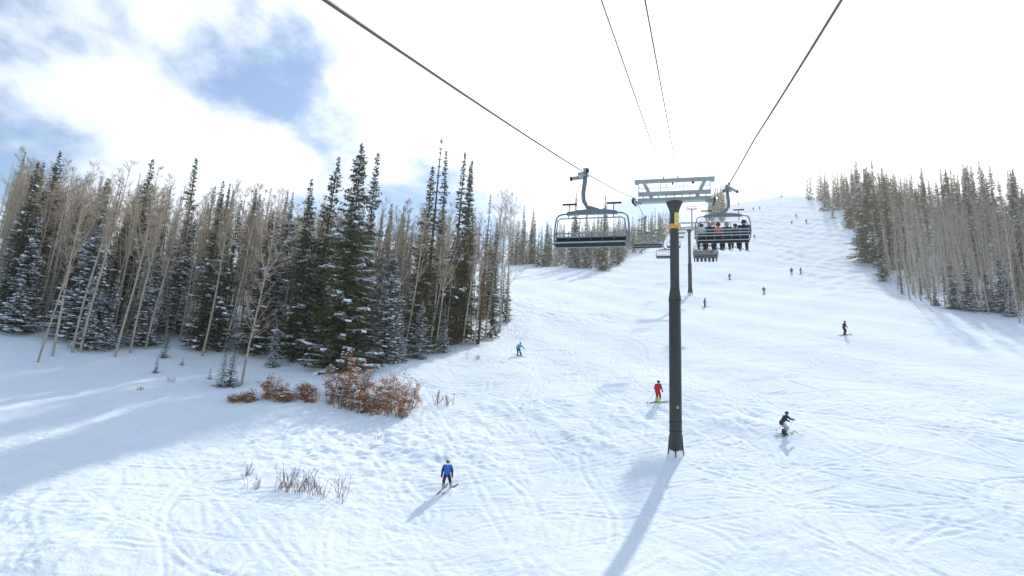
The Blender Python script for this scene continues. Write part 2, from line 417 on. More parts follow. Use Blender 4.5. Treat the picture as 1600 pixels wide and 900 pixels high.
def lift_tower(B, T, label, main=False):
    root = thing('lift_tower', label, 'lift tower', B, 0, 'towers along the chairlift')
    ax = T-B
    H = ax.length
    def on(k): return B+ax*k
    def child(mb, name, mt, par=None, smooth=False):
        mb.v = [tuple(Vector(p)-B) for p in mb.v]
        return mb.build(name, mt, par or root, smooth)
    k1, k2 = (.60, .645) if main else (.45, .49)
    s = MB(); s.tube([on(-.03), on(.05), on(k1)], [.43, .43, .425], 28); lower = child(s, 'lower_pole', M_POLE, None, True)
    s = MB(); s.tube([on(k1-.002), on(k1), on(k1+.004), on(k2), on(k2+.004)], [.45, .455, .44, .335, .33], 28); child(s, 'pole_cone', M_POLE, None, True)
    s = MB(); s.tube([on(k2), on(.962)], [.325, .32], 28); child(s, 'upper_pole', M_POLE, None, True)
    s = MB(); s.tube([on(.955), on(.966), on(.985), on(.997), on(1.0)], [.33, .36, .5, .56, .56], 28); child(s, 'pole_head', M_POLE, None, True)
    s = MB()
    for kk in (.09, .125):
        s = MB(); s.tube([on(kk), on(kk+.004)], [.455, .455], 24); child(s, 'clamp_band', M_BOLT)
    for sx, sy in ((-1, 0), (1, 0), (0, -1), (0, 1)):     # anchor gussets at the foot
        g = MB()
        d = Vector((sx, sy, 0)); t = Vector((-sy, sx, 0))*.04
        pts = [B+d*.42+Vector((0, 0, -.3)), B+d*.60+Vector((0, 0, -.3)), B+d*.55+Vector((0, 0, .2)), B+d*.46+Vector((0, 0, 1.4)), B+d*.42+Vector((0, 0, 1.4))]
        vv = [p+t for p in pts]+[p-t for p in pts]
        n = 5
        g.add(vv, [tuple(range(n)), tuple(range(2*n-1, n-1, -1))]+[(i, (i+1) % n, n+(i+1) % n, n+i) for i in range(n)])
        child(g, 'anchor_gusset', M_BOLT)
    # crossarm with walkway and lifting frame above it
    hx, z0 = 2.62, T.z
    s = MB(); s.box((T.x, T.y, z0+.17), (2*hx, .45, .28)); s.box((T.x, T.y, z0+.01), (1.2, .7, .05)); child(s, 'crossarm', M_GALV)
    s = MB()
    s.box((T.x, T.y-.55, z0+.43), (2*hx-.1, .5, .05)); s.box((T.x, T.y-.80, z0+.51), (2*hx-.1, .03, .12))
    for k in range(9):
        s.box((T.x-hx+.4+k*(2*hx-.8)/8, T.y-.4, z0+.38), (.06, .8, .08))
    child(s, 'walkway', M_GALV)
    zt = z0+1.72
    s = MB(); s.box((T.x, T.y, zt), (5.75, .22, .26)); s.box((T.x-2.72, T.y, zt-.16), (.26, .2, .10)); s.box((T.x+2.72, T.y, zt-.16), (.26, .2, .10)); child(s, 'lifting_beam', M_GALV)
    for sgn in (-1, 1):
        s = MB(); s.bar((T.x+sgn*2.18, T.y, zt-.1), (T.x+sgn*1.62, T.y, z0+.38), .17, .24); child(s, 'inclined_strut', M_GALV)
    s = MB()
    for zz_ in (.86, 1.26):
        s.tube([(T.x-hx+.1, T.y-.8, z0+zz_), (T.x+hx-.1, T.y-.8, z0+zz_)], .022, 6)
    for xx in (-hx+.1, -.95, .65, hx-.1):
        s.tube([(T.x+xx, T.y-.8, z0+.42), (T.x+xx, T.y-.8, z0+1.28)], .022, 6)
    for xx in (-.52, .18):
        s.tube([(T.x+xx, T.y-.8, z0+.9), (T.x+xx, T.y-.8, z0+1.55)], .02, 6)
    for sg in (-1, 1):
        for zz_ in (.86, 1.26):
            s.tube([(T.x+sg*(hx-.1), T.y-.8, z0+zz_), (T.x+sg*(hx-.1), T.y+.2, z0+zz_)], .022, 6)
    child(s, 'handrail', M_GALV)
    for xx in (-.52, .52):
        s = MB(); s.tube([(T.x+xx-.25, T.y, zt+.1), (T.x+xx-.25, T.y, zt+.34)], .035, 8); child(s, 'cable_bracket', M_BOLT)
    s = MB(); s.box((T.x-.1, T.y, zt-.22), (.12, .12, .22)); child(s, 'hoist_hook', M_BOLT)
    s = MB(); s.box((T.x+1.35, T.y, zt-.21), (.2, .14, .18)); child(s, 'junction_box', M_BOLT)
    for side in (-1, 1):
        o = MB()
        n0 = len(bpy.data.objects)
        r2 = root
        before = set(root.children)
        sheaves(root, side, T)
        for ch in set(root.children)-before:
            ch.location = -B
    if main:
        fd = Vector((.12, -1, 0)).normalized()
        rt = Vector((1, .12, 0)).normalized()
        c = on(.925)+fd*.36+rt*.12
        s = MB(); s.box(c-B, (.30, .03, .92), Matrix(((rt.x, -fd.x, 0), (rt.y, -fd.y, 0), (0, 0, 1)))); sg = s.build('yellow_sign', M_YEL, root)
        for k, (dx_, dz_, w, h) in enumerate(((-.03, .30, .10, .05), (.05, .17, .06, .07), (-.02, .04, .12, .03), (.0, -.16, .26, .035), (.02, -.30, .07, .05))):
            s = MB(); s.box(c-B+fd*.018+rt*dx_+Vector((0, 0, dz_)), (w, .008, h), Matrix(((rt.x, -fd.x, 0), (rt.y, -fd.y, 0), (0, 0, 1))))
            s.build('sign_mark', M_YELMARK, sg)
        s = MB(); s.tube([on(.888), on(.889), on(.905), on(.906)], [.33, .345, .345, .33], 24); child(s, 'orange_band', M_ORG)
        s = MB(); c2 = on(.8965)+fd*.33; s.box(c2-B, (.5, .06, .3), Matrix(((rt.x, -fd.x, 0), (rt.y, -fd.y, 0), (0, 0, 1)))); s.build('orange_plate', M_ORG, root)
        s = MB()                                          # ladder rungs up the back of the pole
        for k in range(42):
            p = on(.05+k*.0215)
            rr = .43 if k*.0215+.05 < k1 else .33
            s.tube([p+Vector((-.2, rr+.13, 0)), p+Vector((.2, rr+.13, 0))], .014, 5)
        for sg_ in (-.2, .2):
            s.tube([on(.05)+Vector((sg_, .56, 0)), on(k1)+Vector((sg_, .56, 0)), on(k2)+Vector((sg_, .46, 0)), on(.95)+Vector((sg_, .46, 0))], .02, 5)
        child(s, 'ladder', M_BOLT)
        s = MB(); p = on(.18)+fd*.43+rt*.1; s.box(p-B, (.14, .05, .2)); s.build('junction_plate', M_GALV, root)
    # crust of blown snow round the foot
    s = MB(); rnd = random.Random(3)
    n = 40; vv, ff = [], []
    for i in range(n):
        a = 2*math.pi*i/n
        r0, r1 = .435, .52+.16*rnd.random()
        vv += [(math.cos(a)*r0, math.sin(a)*r0, .28+.24*rnd.random()), (math.cos(a)*(r0+.05), math.sin(a)*(r0+.05), .12+.1*rnd.random()), (math.cos(a)*r1, math.sin(a)*r1, -.25)]
    for i in range(n):
        j = (i+1) % n
        ff += [(i*3, i*3+1, j*3+1, j*3), (i*3+1, i*3+2, j*3+2, j*3+1)]
    s.add(vv, ff); s.build('snow_crust', M_SNOW, root, True)
    return root
lift_tower(*towers[0], 'tall dark grey lift tower with yellow sign and orange band, nearest of the towers', True)
lift_tower(*towers[1], 'dark lift tower farther up the line, its pole beside the occupied chair')
lift_tower(*towers[2], 'small distant lift tower against the sky near the crest of the lift line')

def rope(side, label):
    s = MB()
    pts = [rope_pt(side, y) for y in list(np.arange(-30, 48, 3.0))+list(np.arange(48.2, 340, 6.0))]
    s.tube(pts, .024, 8)
    o = s.build('haul_rope', M_ROPE, None, True)
    tag(o, label, 'cable', 'cables of the chairlift')
rope(-1, 'thick twisted steel haul rope of the descending side, crossing the sky at left')
rope(1, 'thick steel haul rope of the ascending side, coming from the upper right')
for (pn, dn, px1, xx, lab) in (((940, 0), 10.5, (1037, 268), -.77, 'thin dark overhead cable, left one of the pair above the tower'),
                               ((1008, 0), 10.5, (1061, 268), .27, 'thin dark overhead cable, right one of the pair above the tower')):
    a = Vector(at_y(pn[0], pn[1], dn)); b = TT+Vector((xx, 0, 1.66+.34))
    pts = [a+(a-b)*.8]+[a.lerp(b, k/12)-Vector((0, 0, 1))*(.5*4*(k/12)*(1-k/12)*.0) for k in range(13)]
    b2 = towers[1][1]+Vector((xx, 0, 2.0))
    pts += [b.lerp(b2, k/12)-Vector((0, 0, 4*1.2*(k/12)*(1-k/12))) for k in range(1, 13)]
    s = MB(); s.tube(pts, .017, 5); tag(s.build('overhead_cable', M_WIRE, None, True), lab, 'cable', 'cables of the chairlift')

CS = .93
CW = 1.42        # half width of a six-seat chair
def make_chair():
    """local frame: origin at the grip on the rope, chair faces +Y"""
    parts = {}
    s = MB()      # detachable grip with its running wheels and lever
    s.box((0, 0, .02), (.16, .62, .14)); s.box((.15, .05, -.10), (.3, .34, .12))
    s.bar((.08, -.30, -.04), (.56, .05, -.22), .10, .12)
    parts['grip'] = (s, M_GALV)
    for i, p in enumerate(((.12, -.33, .12), (.58, .02, -.22), (-.1, .3, -.02))):
        s = MB(); s.tube([Vector(p)+Vector((-.05, 0, 0)), Vector(p)+Vector((.05, 0, 0))], .085, 12)
        parts['grip_wheel%d' % i] = (s, M_RUBBER)
    s = MB()
    s.tube([(.02, 0, -.05), (.04, -.02, -.35), (.10, -.06, -.8), (.08, -.1, -1.12), (-.06, -.12, -1.36), (-.34, -.1, -1.47), (-.5, -.1, -1.5)], [.085, .09, .085, .085, .085, .08, .07], 12)
    parts['hanger_arm'] = (s, M_FRAME)
    s = MB()      # arched crossbeam
    prof = [(-.98, -1.60, .10), (-.55, -1.53, .16), (-.1, -1.49, .2), (.1, -1.49, .2), (.55, -1.53, .16), (.98, -1.60, .10)]
    for (x0, z0, h0), (x1, z1, h1) in zip(prof[:-1], prof[1:]):
        s.add([(x0, -.17, z0), (x1, -.17, z1), (x1, -.17, z1-h1), (x0, -.17, z0-h0), (x0, -.01, z0), (x1, -.01, z1), (x1, -.01, z1-h1), (x0, -.01, z0-h0)],
              [(0, 1, 2, 3), (7, 6, 5, 4), (0, 4, 5, 1), (3, 2, 6, 7), (0, 3, 7, 4), (1, 5, 6, 2)])
    parts['crossbeam'] = (s, M_FRAME)
    s = MB()      # bail tubes
    for i, sg in enumerate((-1, 1)):
        s = MB()
        s.tube([(sg*.9, -.1, -1.645), (sg*1.16, -.1, -1.66), (sg*1.30, -.1, -1.71), (sg*1.38, -.1, -1.82), (sg*CW, -.1, -2.05), (sg*(CW+.03), -.1, -2.5),
                (sg*CW, -.06, -2.86), (sg*(CW-.05), .1, -3.02), (sg*(CW-.07), .5, -3.03)], .034, 10)
        parts['bail_tube%d' % i] = (s, M_FRAME)
    for i, zc in enumerate((-2.44, -2.6, -2.76)):
        s = MB(); s.box((0, -.13+.02*i, zc), (2*CW-.08, .03, .06)); parts['backrest_slat%d' % i] = (s, M_SLAT)
    for k in range(7):
        x = -CW+.08+k*(2*CW-.16)/6
        s = MB(); s.bar((x, -.105, -2.36), (x, -.06, -2.95), .035, .04)
        parts['backrest_upright%d' % k] = (s, M_FRAME)
    for k in range(6):
        x = -CW+.08+(k+.5)*(2*CW-.16)/6
        w = (2*CW-.16)/6-.035
        s = MB(); s.box((x, -.055, -2.77), (w, .05, .24)); s.box((x, -.055, -2.77), (w-.08, .07, .18)); parts['back_pad%d' % k] = (s, M_PAD)
        s = MB(); s.box((x, .2, -2.95), (w, .5, .07)); s.box((x, .2, -2.94), (w-.06, .44, .09)); parts['seat_pad%d' % k] = (s, M_PAD)
    s = MB(); s.box((0, .2, -3.005), (2*CW-.14, .5, .03)); parts['seat_pan'] = (s, M_PAD)
    s = MB(); s.tube([(-CW+.07, .47, -3.0), (CW-.07, .47, -3.0)], .028, 8); parts['seat_front_rail'] = (s, M_SLAT)
    s = MB(); s.tube([(-CW+.07, -.08, -3.02), (CW-.07, -.08, -3.02)], .026, 8); parts['seat_rear_rail'] = (s, M_SLAT)
    s = MB()      # restraint bar, swung up overhead
    bx = CW-.12
    s.tube([(-bx-.08, -.06, -2.55), (-bx, .10, -2.2), (-bx+.02, .12, -1.98), (-bx+.12, .12, -1.92), (bx-.12, .12, -1.92), (bx-.02, .12, -1.98), (bx, .10, -2.2), (bx+.08, -.06, -2.55)], .024, 8)
    for x in (-.86, .86):
        s.tube([(x, .12, -1.92), (x, .1, -1.5), (x, .02, -1.3)], .022, 8)
    for x in (-.42, .42):
        s.tube([(x, .12, -1.92), (x, .14, -2.35)], .018, 6)
    parts['restraint_bar'] = (s, M_FRAME)
    for i, x in enumerate((-.86, .86)):
        s = MB(); s.box((x, 0, -1.29), (.56, .1, .045)); parts['footrest%d' % i] = (s, M_RUBBER)
    for nm, (s, mt) in parts.items():      # the seat hangs a little off the grip, and the whole chair is slightly smaller
        off = 0 if nm.startswith(('grip', 'hanger')) else -.25
        s.v = [((x+off)*CS, y*CS, z*CS) for x, y, z in s.v]
    return parts
_chair = []
for nm, (s, mt) in make_chair().items():
    base = nm.rstrip('0123456789')
    me = s.mesh(base); me.materials.append(mt)
    if base in ('hanger_arm', 'bail_tube', 'restraint_bar', 'grip_wheel'):
        me.polygons.foreach_set('use_smooth', [True]*len(me.polygons))
    _chair.append((base, me))
def lift_chair(side, y, label, detail=True):
    p = rope_pt(side, y)
    o = thing('lift_chair', label, 'lift chair', p, 0 if side > 0 else math.pi, 'chairs hanging from the haul rope')
    for base, me in _chair:
        put(base, me, o)
    return o
def on_rope(side, px):
    """distance along the rope at which it passes a column of the photograph"""
    best = None
    for y in np.arange(12, 120, .1):
        q_ = np.array(rope_pt(side, y))-CAM
        x = 800+FPX*(q_ @ _r)/(q_ @ _f)
        if best is None or abs(x-px) < best[0]:
            best = (abs(x-px), y)
    return best[1]
y_l = on_rope(-1, 916); y_r = on_rope(1, 1135)
print('chairs', y_l, y_r)
lift_chair(-1, y_l, 'large empty six-seat lift chair left of the nearest tower, its bar raised')
chair_near = lift_chair(1, y_r, 'occupied six-seat lift chair right of the nearest tower, seen from behind')
chair_far = lift_chair(1, y_r+41, 'occupied lift chair hanging lower and farther off behind the near occupied chair')
ords = ('first', 'second', 'third', 'fourth', 'fifth')
for k in range(5):
    lift_chair(-1, y_l+36*(k+1), 'small empty lift chair, %s one beyond the nearest tower on the descending rope' % ords[k])
for k in range(3):
    lift_chair(1, y_r+82+41*k, 'small distant lift chair, %s one above the two occupied chairs' % ords[k])
# ------------------------------------------------------------------ people
M_SKIN = mat('skin', (.55, .36, .27), .6, .08, 8)
M_BLACK = mat('black_fabric', (.013, .014, .018), .8, .25, 9, bump=.2, bscale=30)
M_BOOT = mat('boot_black', (.03, .03, .035), .4, .2, 9)
M_BOOTG = mat('boot_lime', (.45, .62, .08), .4, .15, 9)
M_BOOTP = mat('boot_pale_mauve', (.42, .36, .44), .4, .15, 9)
M_SKI = mat('ski_dark', (.05, .05, .06), .75, .3, 5, spec=.1)
M_SKIW = mat('ski_pale', (.42, .45, .48), .75, .2, 5, spec=.1)
M_LENS = mat('goggle_lens', (.25, .28, .32), .15, .1, 5, spec=.6)
def cloth(name, c): return mat(name, c, .8, .18, 7, bump=.25, bscale=22)
C_BLUE = cloth('jacket_royal_blue', (.02, .14, .62)); C_NAVY = cloth('navy', (.015, .02, .05)); C_RED = cloth('suit_red', (.42, .015, .035))
C_TEAL = cloth('jacket_turquoise', (.02, .36, .55)); C_GREY = cloth('pants_pale_grey', (.42, .46, .45)); C_ORANGE = cloth('jacket_orange', (.85, .17, .03))
C_PINK = cloth('pack_pink', (.75, .10, .28)); C_TPANT = cloth('pants_teal', (.02, .30, .31)); C_WHITE = cloth('jacket_white', (.66, .68, .7))
C_MAROON = cloth('jacket_plum', (.16, .05, .10)); C_OLIVE = cloth('jacket_olive', (.20, .17, .06)); C_DBLUE = cloth('jacket_dark_blue', (.03, .05, .11))
C_STEEL = cloth('jacket_steel_blue', (.12, .26, .45)); C_LBLUE = cloth('pants_light_blue', (.16, .42, .55)); C_BROWN = cloth('jacket_rust', (.32, .12, .05))
C_HRED = mat('helmet_coral', (.75, .16, .14), .35, .1, 5); C_HBLK = mat('helmet_black', (.02, .02, .025), .35, .1, 5); C_HGREY = mat('helmet_grey', (.3, .33, .36), .35, .1, 5)

def solid(name, mb, voxel, smooth=5):
    """fuses overlapping limbs into one continuous skin"""
    me = mb.mesh(name)
    o = put(name, me)
    md = o.modifiers.new('r', 'REMESH'); md.mode = 'VOXEL'; md.voxel_size = voxel; md.use_smooth_shade = True
    sm = o.modifiers.new('s', 'SMOOTH'); sm.iterations = smooth; sm.factor = .5
    dg = bpy.context.evaluated_depsgraph_get()
    out = bpy.data.meshes.new_from_object(o.evaluated_get(dg))
    out.name = name
    bpy.data.objects.remove(o); bpy.data.meshes.remove(me)
    out.materials.clear(); out.materials.append(M_BLACK)
    out.polygons.foreach_set('use_smooth', [True]*len(out.polygons))
    return out
def V3(*a): return Vector(a)
POSES = {
 'stand': dict(pel=(0, -.06, .92), che=(0, .05, 1.34), nec=(0, .08, 1.47), hd=(0, .11, 1.61), sh=(.19, .03, 1.40), el=((-.29, .02, 1.14), (.29, .02, 1.14)), wr=((-.27, .20, .97), (.27, .20, .97)),
               hip=(.10, -.05, .90), kn=((-.13, .12, .52), (.13, .12, .52)), an=((-.13, .0, .14), (.13, .0, .14))),
 'wedge': dict(pel=(0, -.06, .90), che=(0, .03, 1.32), nec=(0, .05, 1.46), hd=(0, .08, 1.60), sh=(.20, .02, 1.38), el=((-.30, .0, 1.10), (.30, .0, 1.10)), wr=((-.32, .10, .86), (.32, .08, .84)),
               hip=(.10, -.05, .88), kn=((-.22, .12, .50), (.17, .10, .50)), an=((-.31, .03, .14), (.19, .0, .14))),
 'crouch': dict(pel=(0, -.17, .83), che=(0, .10, 1.21), nec=(0, .17, 1.33), hd=(0, .24, 1.46), sh=(.19, .11, 1.26), el=((-.29, .27, 1.06), (.29, .30, 1.08)), wr=((-.26, .48, .98), (.24, .56, 1.05)),
                hip=(.10, -.16, .82), kn=((-.13, .17, .49), (.13, .17, .49)), an=((-.14, -.02, .14), (.14, -.02, .14))),
 'turn': dict(pel=(.10, -.08, .86), che=(-.02, .06, 1.24), nec=(-.05, .10, 1.37), hd=(-.07, .14, 1.50), sh=(.19, .05, 1.30), el=((-.42, .05, 1.08), (.34, .10, 1.08)), wr=((-.58, .20, .92), (.46, .28, .92)),
              hip=(.10, -.07, .85), kn=((-.06, .14, .50), (.24, .14, .48)), an=((-.24, .0, .14), (.16, .0, .14))),
 'seat': dict(pel=(0, .02, .12), che=(0, -.01, .52), nec=(0, .01, .66), hd=(0, .05, .80), sh=(.20, .0, .58), el=((-.27, .10, .32), (.27, .10, .32)), wr=((-.14, .34, .26), (.14, .34, .26)),
              hip=(.10, .04, .11), kn=((-.14, .47, .09), (.14, .47, .09)), an=((-.15, .52, -.33), (.15, .52, -.33))),
}
def shoulder(P, s):
    c = Vector(P['sh']); return V3(s*c.x+Vector(P['che']).x, c.y, c.z)
def pose_meshes(nm, vox):
    P = POSES[nm]
    pel, che, nec, hd = (Vector(P[k]) for k in ('pel', 'che', 'nec', 'hd'))
    def trunk(b, g):
        for sx in (-1, 1):
            b.capsule(pel+V3(sx*.07, 0, 0), pel.lerp(che, .5)+V3(sx*.06, 0, 0), .115+g, .105+g)
            b.capsule(pel.lerp(che, .5)+V3(sx*.06, 0, 0), che+V3(sx*.08, 0, 0), .105+g, .115+g)
            b.capsule(che+V3(sx*.05, 0, .02), shoulder(P, sx), .09+g, .07+g)
    def arms(b, g, upto=1.0):
        for i, sx in enumerate((-1, 1)):
            e, w = Vector(P['el'][i]), Vector(P['wr'][i])
            b.capsule(shoulder(P, sx), e, .062+g, .05+g); b.capsule(e, e.lerp(w, upto), .05+g, .037+g)
    def legs(b, g, upto=1.0):
        for i, sx in enumerate((-1, 1)):
            h = V3(sx*P['hip'][0]+pel.x, P['hip'][1], P['hip'][2]); k, a = Vector(P['kn'][i]), Vector(P['an'][i])
            b.capsule(h, k, .088+g, .062+g); b.capsule(k, k.lerp(a, upto), .062+g, .045+g)
    b = MB(); trunk(b, 0); arms(b, 0); legs(b, 0)
    b.capsule(nec-V3(0, 0, .06), hd-V3(0, .02, .04), .058, .055)
    b.capsule(hd+V3(0, -.01, .03), hd+V3(0, .005, -.03), .098, .085)       # skull and jaw
    b.capsule(hd+V3(0, .05, -.075), hd+V3(0, .06, -.085), .045, .035)      # chin
    b.capsule(hd+V3(0, .095, .005), hd+V3(0, .112, -.03), .014, .018)      # nose
    for sx in (-1, 1):
        b.capsule(hd+V3(sx*.094, -.01, .0), hd+V3(sx*.094, -.015, -.03), .018, .014)   # ears
    out = {'body': solid('body', b, vox*.9, 3)}
    j = MB(); trunk(j, .032); arms(j, .026, .92)
    j.capsule(nec+V3(0, -.02, -.05), nec+V3(0, 0, .0), .085, .075)         # collar
    for sx in (-1, 1):
        j.capsule(pel+V3(sx*.08, 0, .03), pel+V3(sx*.085, 0, -.05), .14, .135)
    out['jacket'] = solid('jacket', j, vox, 4)
    p = MB(); legs(p, .034, .86)
    p.capsule(pel+V3(-.07, 0, 0), pel+V3(.07, 0, 0), .13, .13)
    out['pants'] = solid('pants', p, vox, 4)
    h = MB()
    c = hd+V3(0, -.012, .035)
    nr = 9
    for ring in range(1):
        pts, rad = [], []
        for i in range(nr+1):
            a = -.55+(math.pi/2+.55)*i/nr
            pts.append(c+V3(0, -.015*math.sin(a), .128*math.sin(a))); rad.append(max(.126*math.cos(a), .004))
        h.tube(pts, rad, 18)
    h.v = [(x, c.y+(y-c.y)*1.14, z) for x, y, z in h.v]
    me = h.mesh('helmet'); me.materials.append(M_BLACK); me.polygons.foreach_set('use_smooth', [True]*len(me.polygons)); out['helmet'] = me
    g = MB()
    n = 9; vv, ff = [], []
    for i in range(n):
        a = R(-62)+R(124)*i/(n-1)
        for rr, zz_ in ((.105, .045), (.123, .035), (.123, -.02), (.105, -.03)):
            vv.append(hd+V3(math.sin(a)*rr, math.cos(a)*rr*1.02+.005, zz_))
    for i in range(n-1):
        for k in range(4):
            ff.append((i*4+k, i*4+(k+1) % 4, (i+1)*4+(k+1) % 4, (i+1)*4+k))
    ff += [(0, 1, 2, 3), tuple((n-1)*4+k for k in (3, 2, 1, 0))]
    g.add(vv, ff); me = g.mesh('goggles'); me.materials.append(M_LENS); out['goggles'] = me
    return out
def make_glove():
    """fingers point along +Y, palm down, thumb on -X side; slightly curled"""
    b = MB()
    b.capsule((0, -.05, 0), (0, .0, 0), .036, .04); b.capsule((-.02, .01, 0), (-.025, .06, -.004), .027, .024); b.capsule((.02, .01, 0), (.025, .055, -.004), .027, .022)
    for x, ln in ((-.033, .062), (-.011, .072), (.012, .066), (.034, .05)):
        b.capsule((x, .06, -.004), (x*1.08, .06+ln*.5, -.012), .0125, .012); b.capsule((x*1.08, .06+ln*.5, -.012), (x*1.1, .06+ln*.8, -.045), .012, .010)
    b.capsule((-.035, .0, -.005), (-.066, .035, -.015), .015, .013); b.capsule((-.066, .035, -.015), (-.062, .065, -.03), .013, .011)
    return solid('glove', b, .007, 2)
GLOVE = make_glove()
def make_boot():
    b = MB()
    b.capsule((0, -.03, .06), (0, .13, .05), .055, .05); b.capsule((0, -.05, .05), (0, -.01, .30), .06, .068); b.capsule((0, .0, .08), (0, .01, .28), .055, .062)
    b.box((0, .04, .012), (.09, .30, .024))
    return solid('ski_boot', b, .014, 3)
BOOT = make_boot()
def make_ski(ln=1.72):
    m_ = MB(); vv, ff = [], []
    n = 16
    for i in range(n+1):
        t = i/n; y = -ln*.45+ln*t
        w = .055*(1-.25*math.sin(math.pi*t)) * (1 if t < .9 else max(.15, 1-(t-.9)*8.0))
        z = .012+(max(0, t-.86)*ln)**2*1.2+(max(0, .06-t)*ln)**2*.8
        vv += [(-w, y, z), (w, y, z), (w, y, z+.016), (-w, y, z+.016)]
    for i in range(n):
        for k in range(4):
            ff.append((i*4+k, i*4+(k+1) % 4, (i+1)*4+(k+1) % 4, (i+1)*4+k))
    ff += [(3, 2, 1, 0), tuple(n*4+k for k in range(4))]
    m_.add(vv, ff)
    m_.box((0, .18, .045), (.07, .09, .045)); m_.box((0, -.14, .05), (.075, .12, .06))
    me = m_.mesh('ski'); me.materials.append(M_SKI); return me
SKI = make_ski()
PM = {k: pose_meshes(k, .022 if k in ('wedge', 'crouch') else .026) for k in POSES}

def person(label, pose, loc, rz, jacket, pants, helmet, boots=M_BOOT, skis=M_SKI, gloves=M_BLACK, group=None, on_snow=True, size=1.0, ski_yaw=(0, 0), seat_pitch=0.0):
    root = thing('person', label, 'person', loc, rz, group)
    root.scale = (size,)*3
    P = POSES[pose]
    for nm, mt in (('body', M_SKIN), ('jacket', jacket), ('pants', pants), ('helmet', helmet), ('goggles', M_LENS)):
        put(nm, PM[pose][nm], root, mat=mt)
    for i in range(2):
        e, w = Vector(P['el'][i]), Vector(P['wr'][i])
        o = put('glove', GLOVE, root, w+(w-e).normalized()*.03, (w-e).to_track_quat('Y', 'Z').to_euler(), gloves)
        if i == 1: o.scale = (-1, 1, 1)
        a = Vector(P['an'][i])
        fl = Vector((a.x, a.y, a.z-.12))
        if on_snow:                                      # skis lie in the plane of the snow under this foot
            q = Matrix.Rotation(rz, 3, 'Z')
            def gz(dx_, dy_):
                w_ = q @ Vector((fl.x+dx_, fl.y+dy_, 0)); X, Y = loc[0]+w_.x*size, loc[1]+w_.y*size
                return float(ground(X, Y)-ground(loc[0], loc[1]))/size
            yaw = ski_yaw[i]
            d = Vector((-math.sin(yaw), math.cos(yaw), 0)); r_ = Vector((math.cos(yaw), math.sin(yaw), 0))
            e_ = .5
            fy = Vector((d.x*2*e_, d.y*2*e_, gz(d.x*e_, d.y*e_)-gz(-d.x*e_, -d.y*e_))).normalized()
            fx = Vector((r_.x*2*e_, r_.y*2*e_, gz(r_.x*e_, r_.y*e_)-gz(-r_.x*e_, -r_.y*e_))).normalized()
            fz = fx.cross(fy).normalized(); fx = fy.cross(fz)
            M3 = Matrix((fx, fy, fz)).transposed()
            base = Vector((fl.x, fl.y, gz(0, 0)+.015))
        else:
            M3 = Matrix.Rotation(seat_pitch+.06*(i-.5), 3, 'X') @ Matrix.Rotation((i-.5)*.25, 3, 'Z')
            base = fl
        eul = M3.to_euler()
        put('ski', SKI, root, base, eul, skis)
        put('ski_boot', BOOT, root, base+M3 @ Vector((0, 0, .03)), eul, boots)
    return root
def pole(p_hand, p_tip, label):
    a, b = Vector(p_hand), Vector(p_tip)
    d = (b-a).normalized()
    root = thing('ski_pole', label, 'ski pole', b, 0, 'ski poles')
    s = MB(); s.tube([a-b, Vector((0, 0, 0))], [.011, .008], 6); s.build('shaft', M_SKI, root)
    s = MB(); s.tube([a-b-d*.12, a-b+d*.02], .017, 8); s.build('grip', M_RUBBER, root)
    s = MB(); s.tube([-d*.07, -d*.06], [.05, .05], 10); s.build('basket', M_RUBBER, root)
def wrist(root, pose, i, size=1.0):
    return Matrix.Translation(root.location) @ root.rotation_euler.to_matrix().to_4x4() @ (Vector(POSES[pose]['wr'][i])*size)
def snowy(p, up=.02):
    return Vector((p[0], p[1], surf(p[0], p[1])+up))
VIEW = math.atan2(_f[1], _f[0])           # heading of the camera in plan
def face(deg):
    """rotation so that the person faces deg clockwise of straight away from the camera"""
    return VIEW-math.pi/2-R(deg)

GS = 'skiers on the slope'
p = foot(697, 764)
person('skier in bright blue and navy jacket facing downhill in the near foreground', 'wedge', p, face(178), C_BLUE, C_NAVY, C_HBLK, M_BOOTP, M_SKI, M_BLACK, GS, ski_yaw=(-.62, -.35))
# dark sleeves and yoke of the blue jacket
_b = [o for o in bpy.data.objects if o.get("label", "").startswith("skier in bright blue")][0]
P = POSES['wedge']; s = MB()
for i, sx in enumerate((-1, 1)):
    e, w = Vector(P['el'][i]), Vector(P['wr'][i])
    s.capsule(shoulder(P, sx), e, .098, .084); s.capsule(e, e.lerp(w, .95), .084, .07)
    s.capsule(Vector(P['che'])+V3(sx*.05, 0, .07), shoulder(P, sx)+V3(0, 0, .01), .105, .097)
g_ = MB(); g_.capsule(Vector(P['nec'])+V3(0, .02, .0), Vector(P['hd'])+V3(0, .055, -.085), .078, .06)
put('neck_gaiter', solid('neck_gaiter', g_, .016, 2), _b, mat=C_WHITE)
put('sleeves', solid('sleeves', s, .02, 3), _b, mat=C_NAVY)
p = foot(1226, 680)
pr = person('crouching skier in black jacket and pale grey trousers gliding to the right', 'crouch', p, face(82), C_NAVY, C_GREY, C_HBLK, M_BOOT, M_SKI, M_BLACK, GS, size=1.06)
for i in range(2):
    h = wrist(pr, 'crouch', i, 1.06); dirb = pr.rotation_euler.to_matrix() @ Vector((0, -1, 0))
    t_ = h+dirb*(1.05 if i == 0 else .75); t_ = snowy(t_, .35 if i == 0 else .03)
    pole(h, t_, 'thin ski pole trailing behind the crouching black-jacketed skier' if i == 0 else 'thin ski pole planted beside the crouching black-jacketed skier')
p = foot(1028, 630)
pr = person('skier in an all red suit just left of the near tower pole', 'stand', p, face(40), C_RED, C_RED, mat('helmet_dark_red', (.10, .01, .02), .4), M_BOOTG, M_SKI, M_BLACK, GS, size=1.12, ski_yaw=(-.9, -.9))
h = wrist(pr, 'stand', 0, 1.12); pole(h, snowy(h+Vector((-.75, -.35, 0)), .02), 'ski pole held out to the left by the red-suited skier')
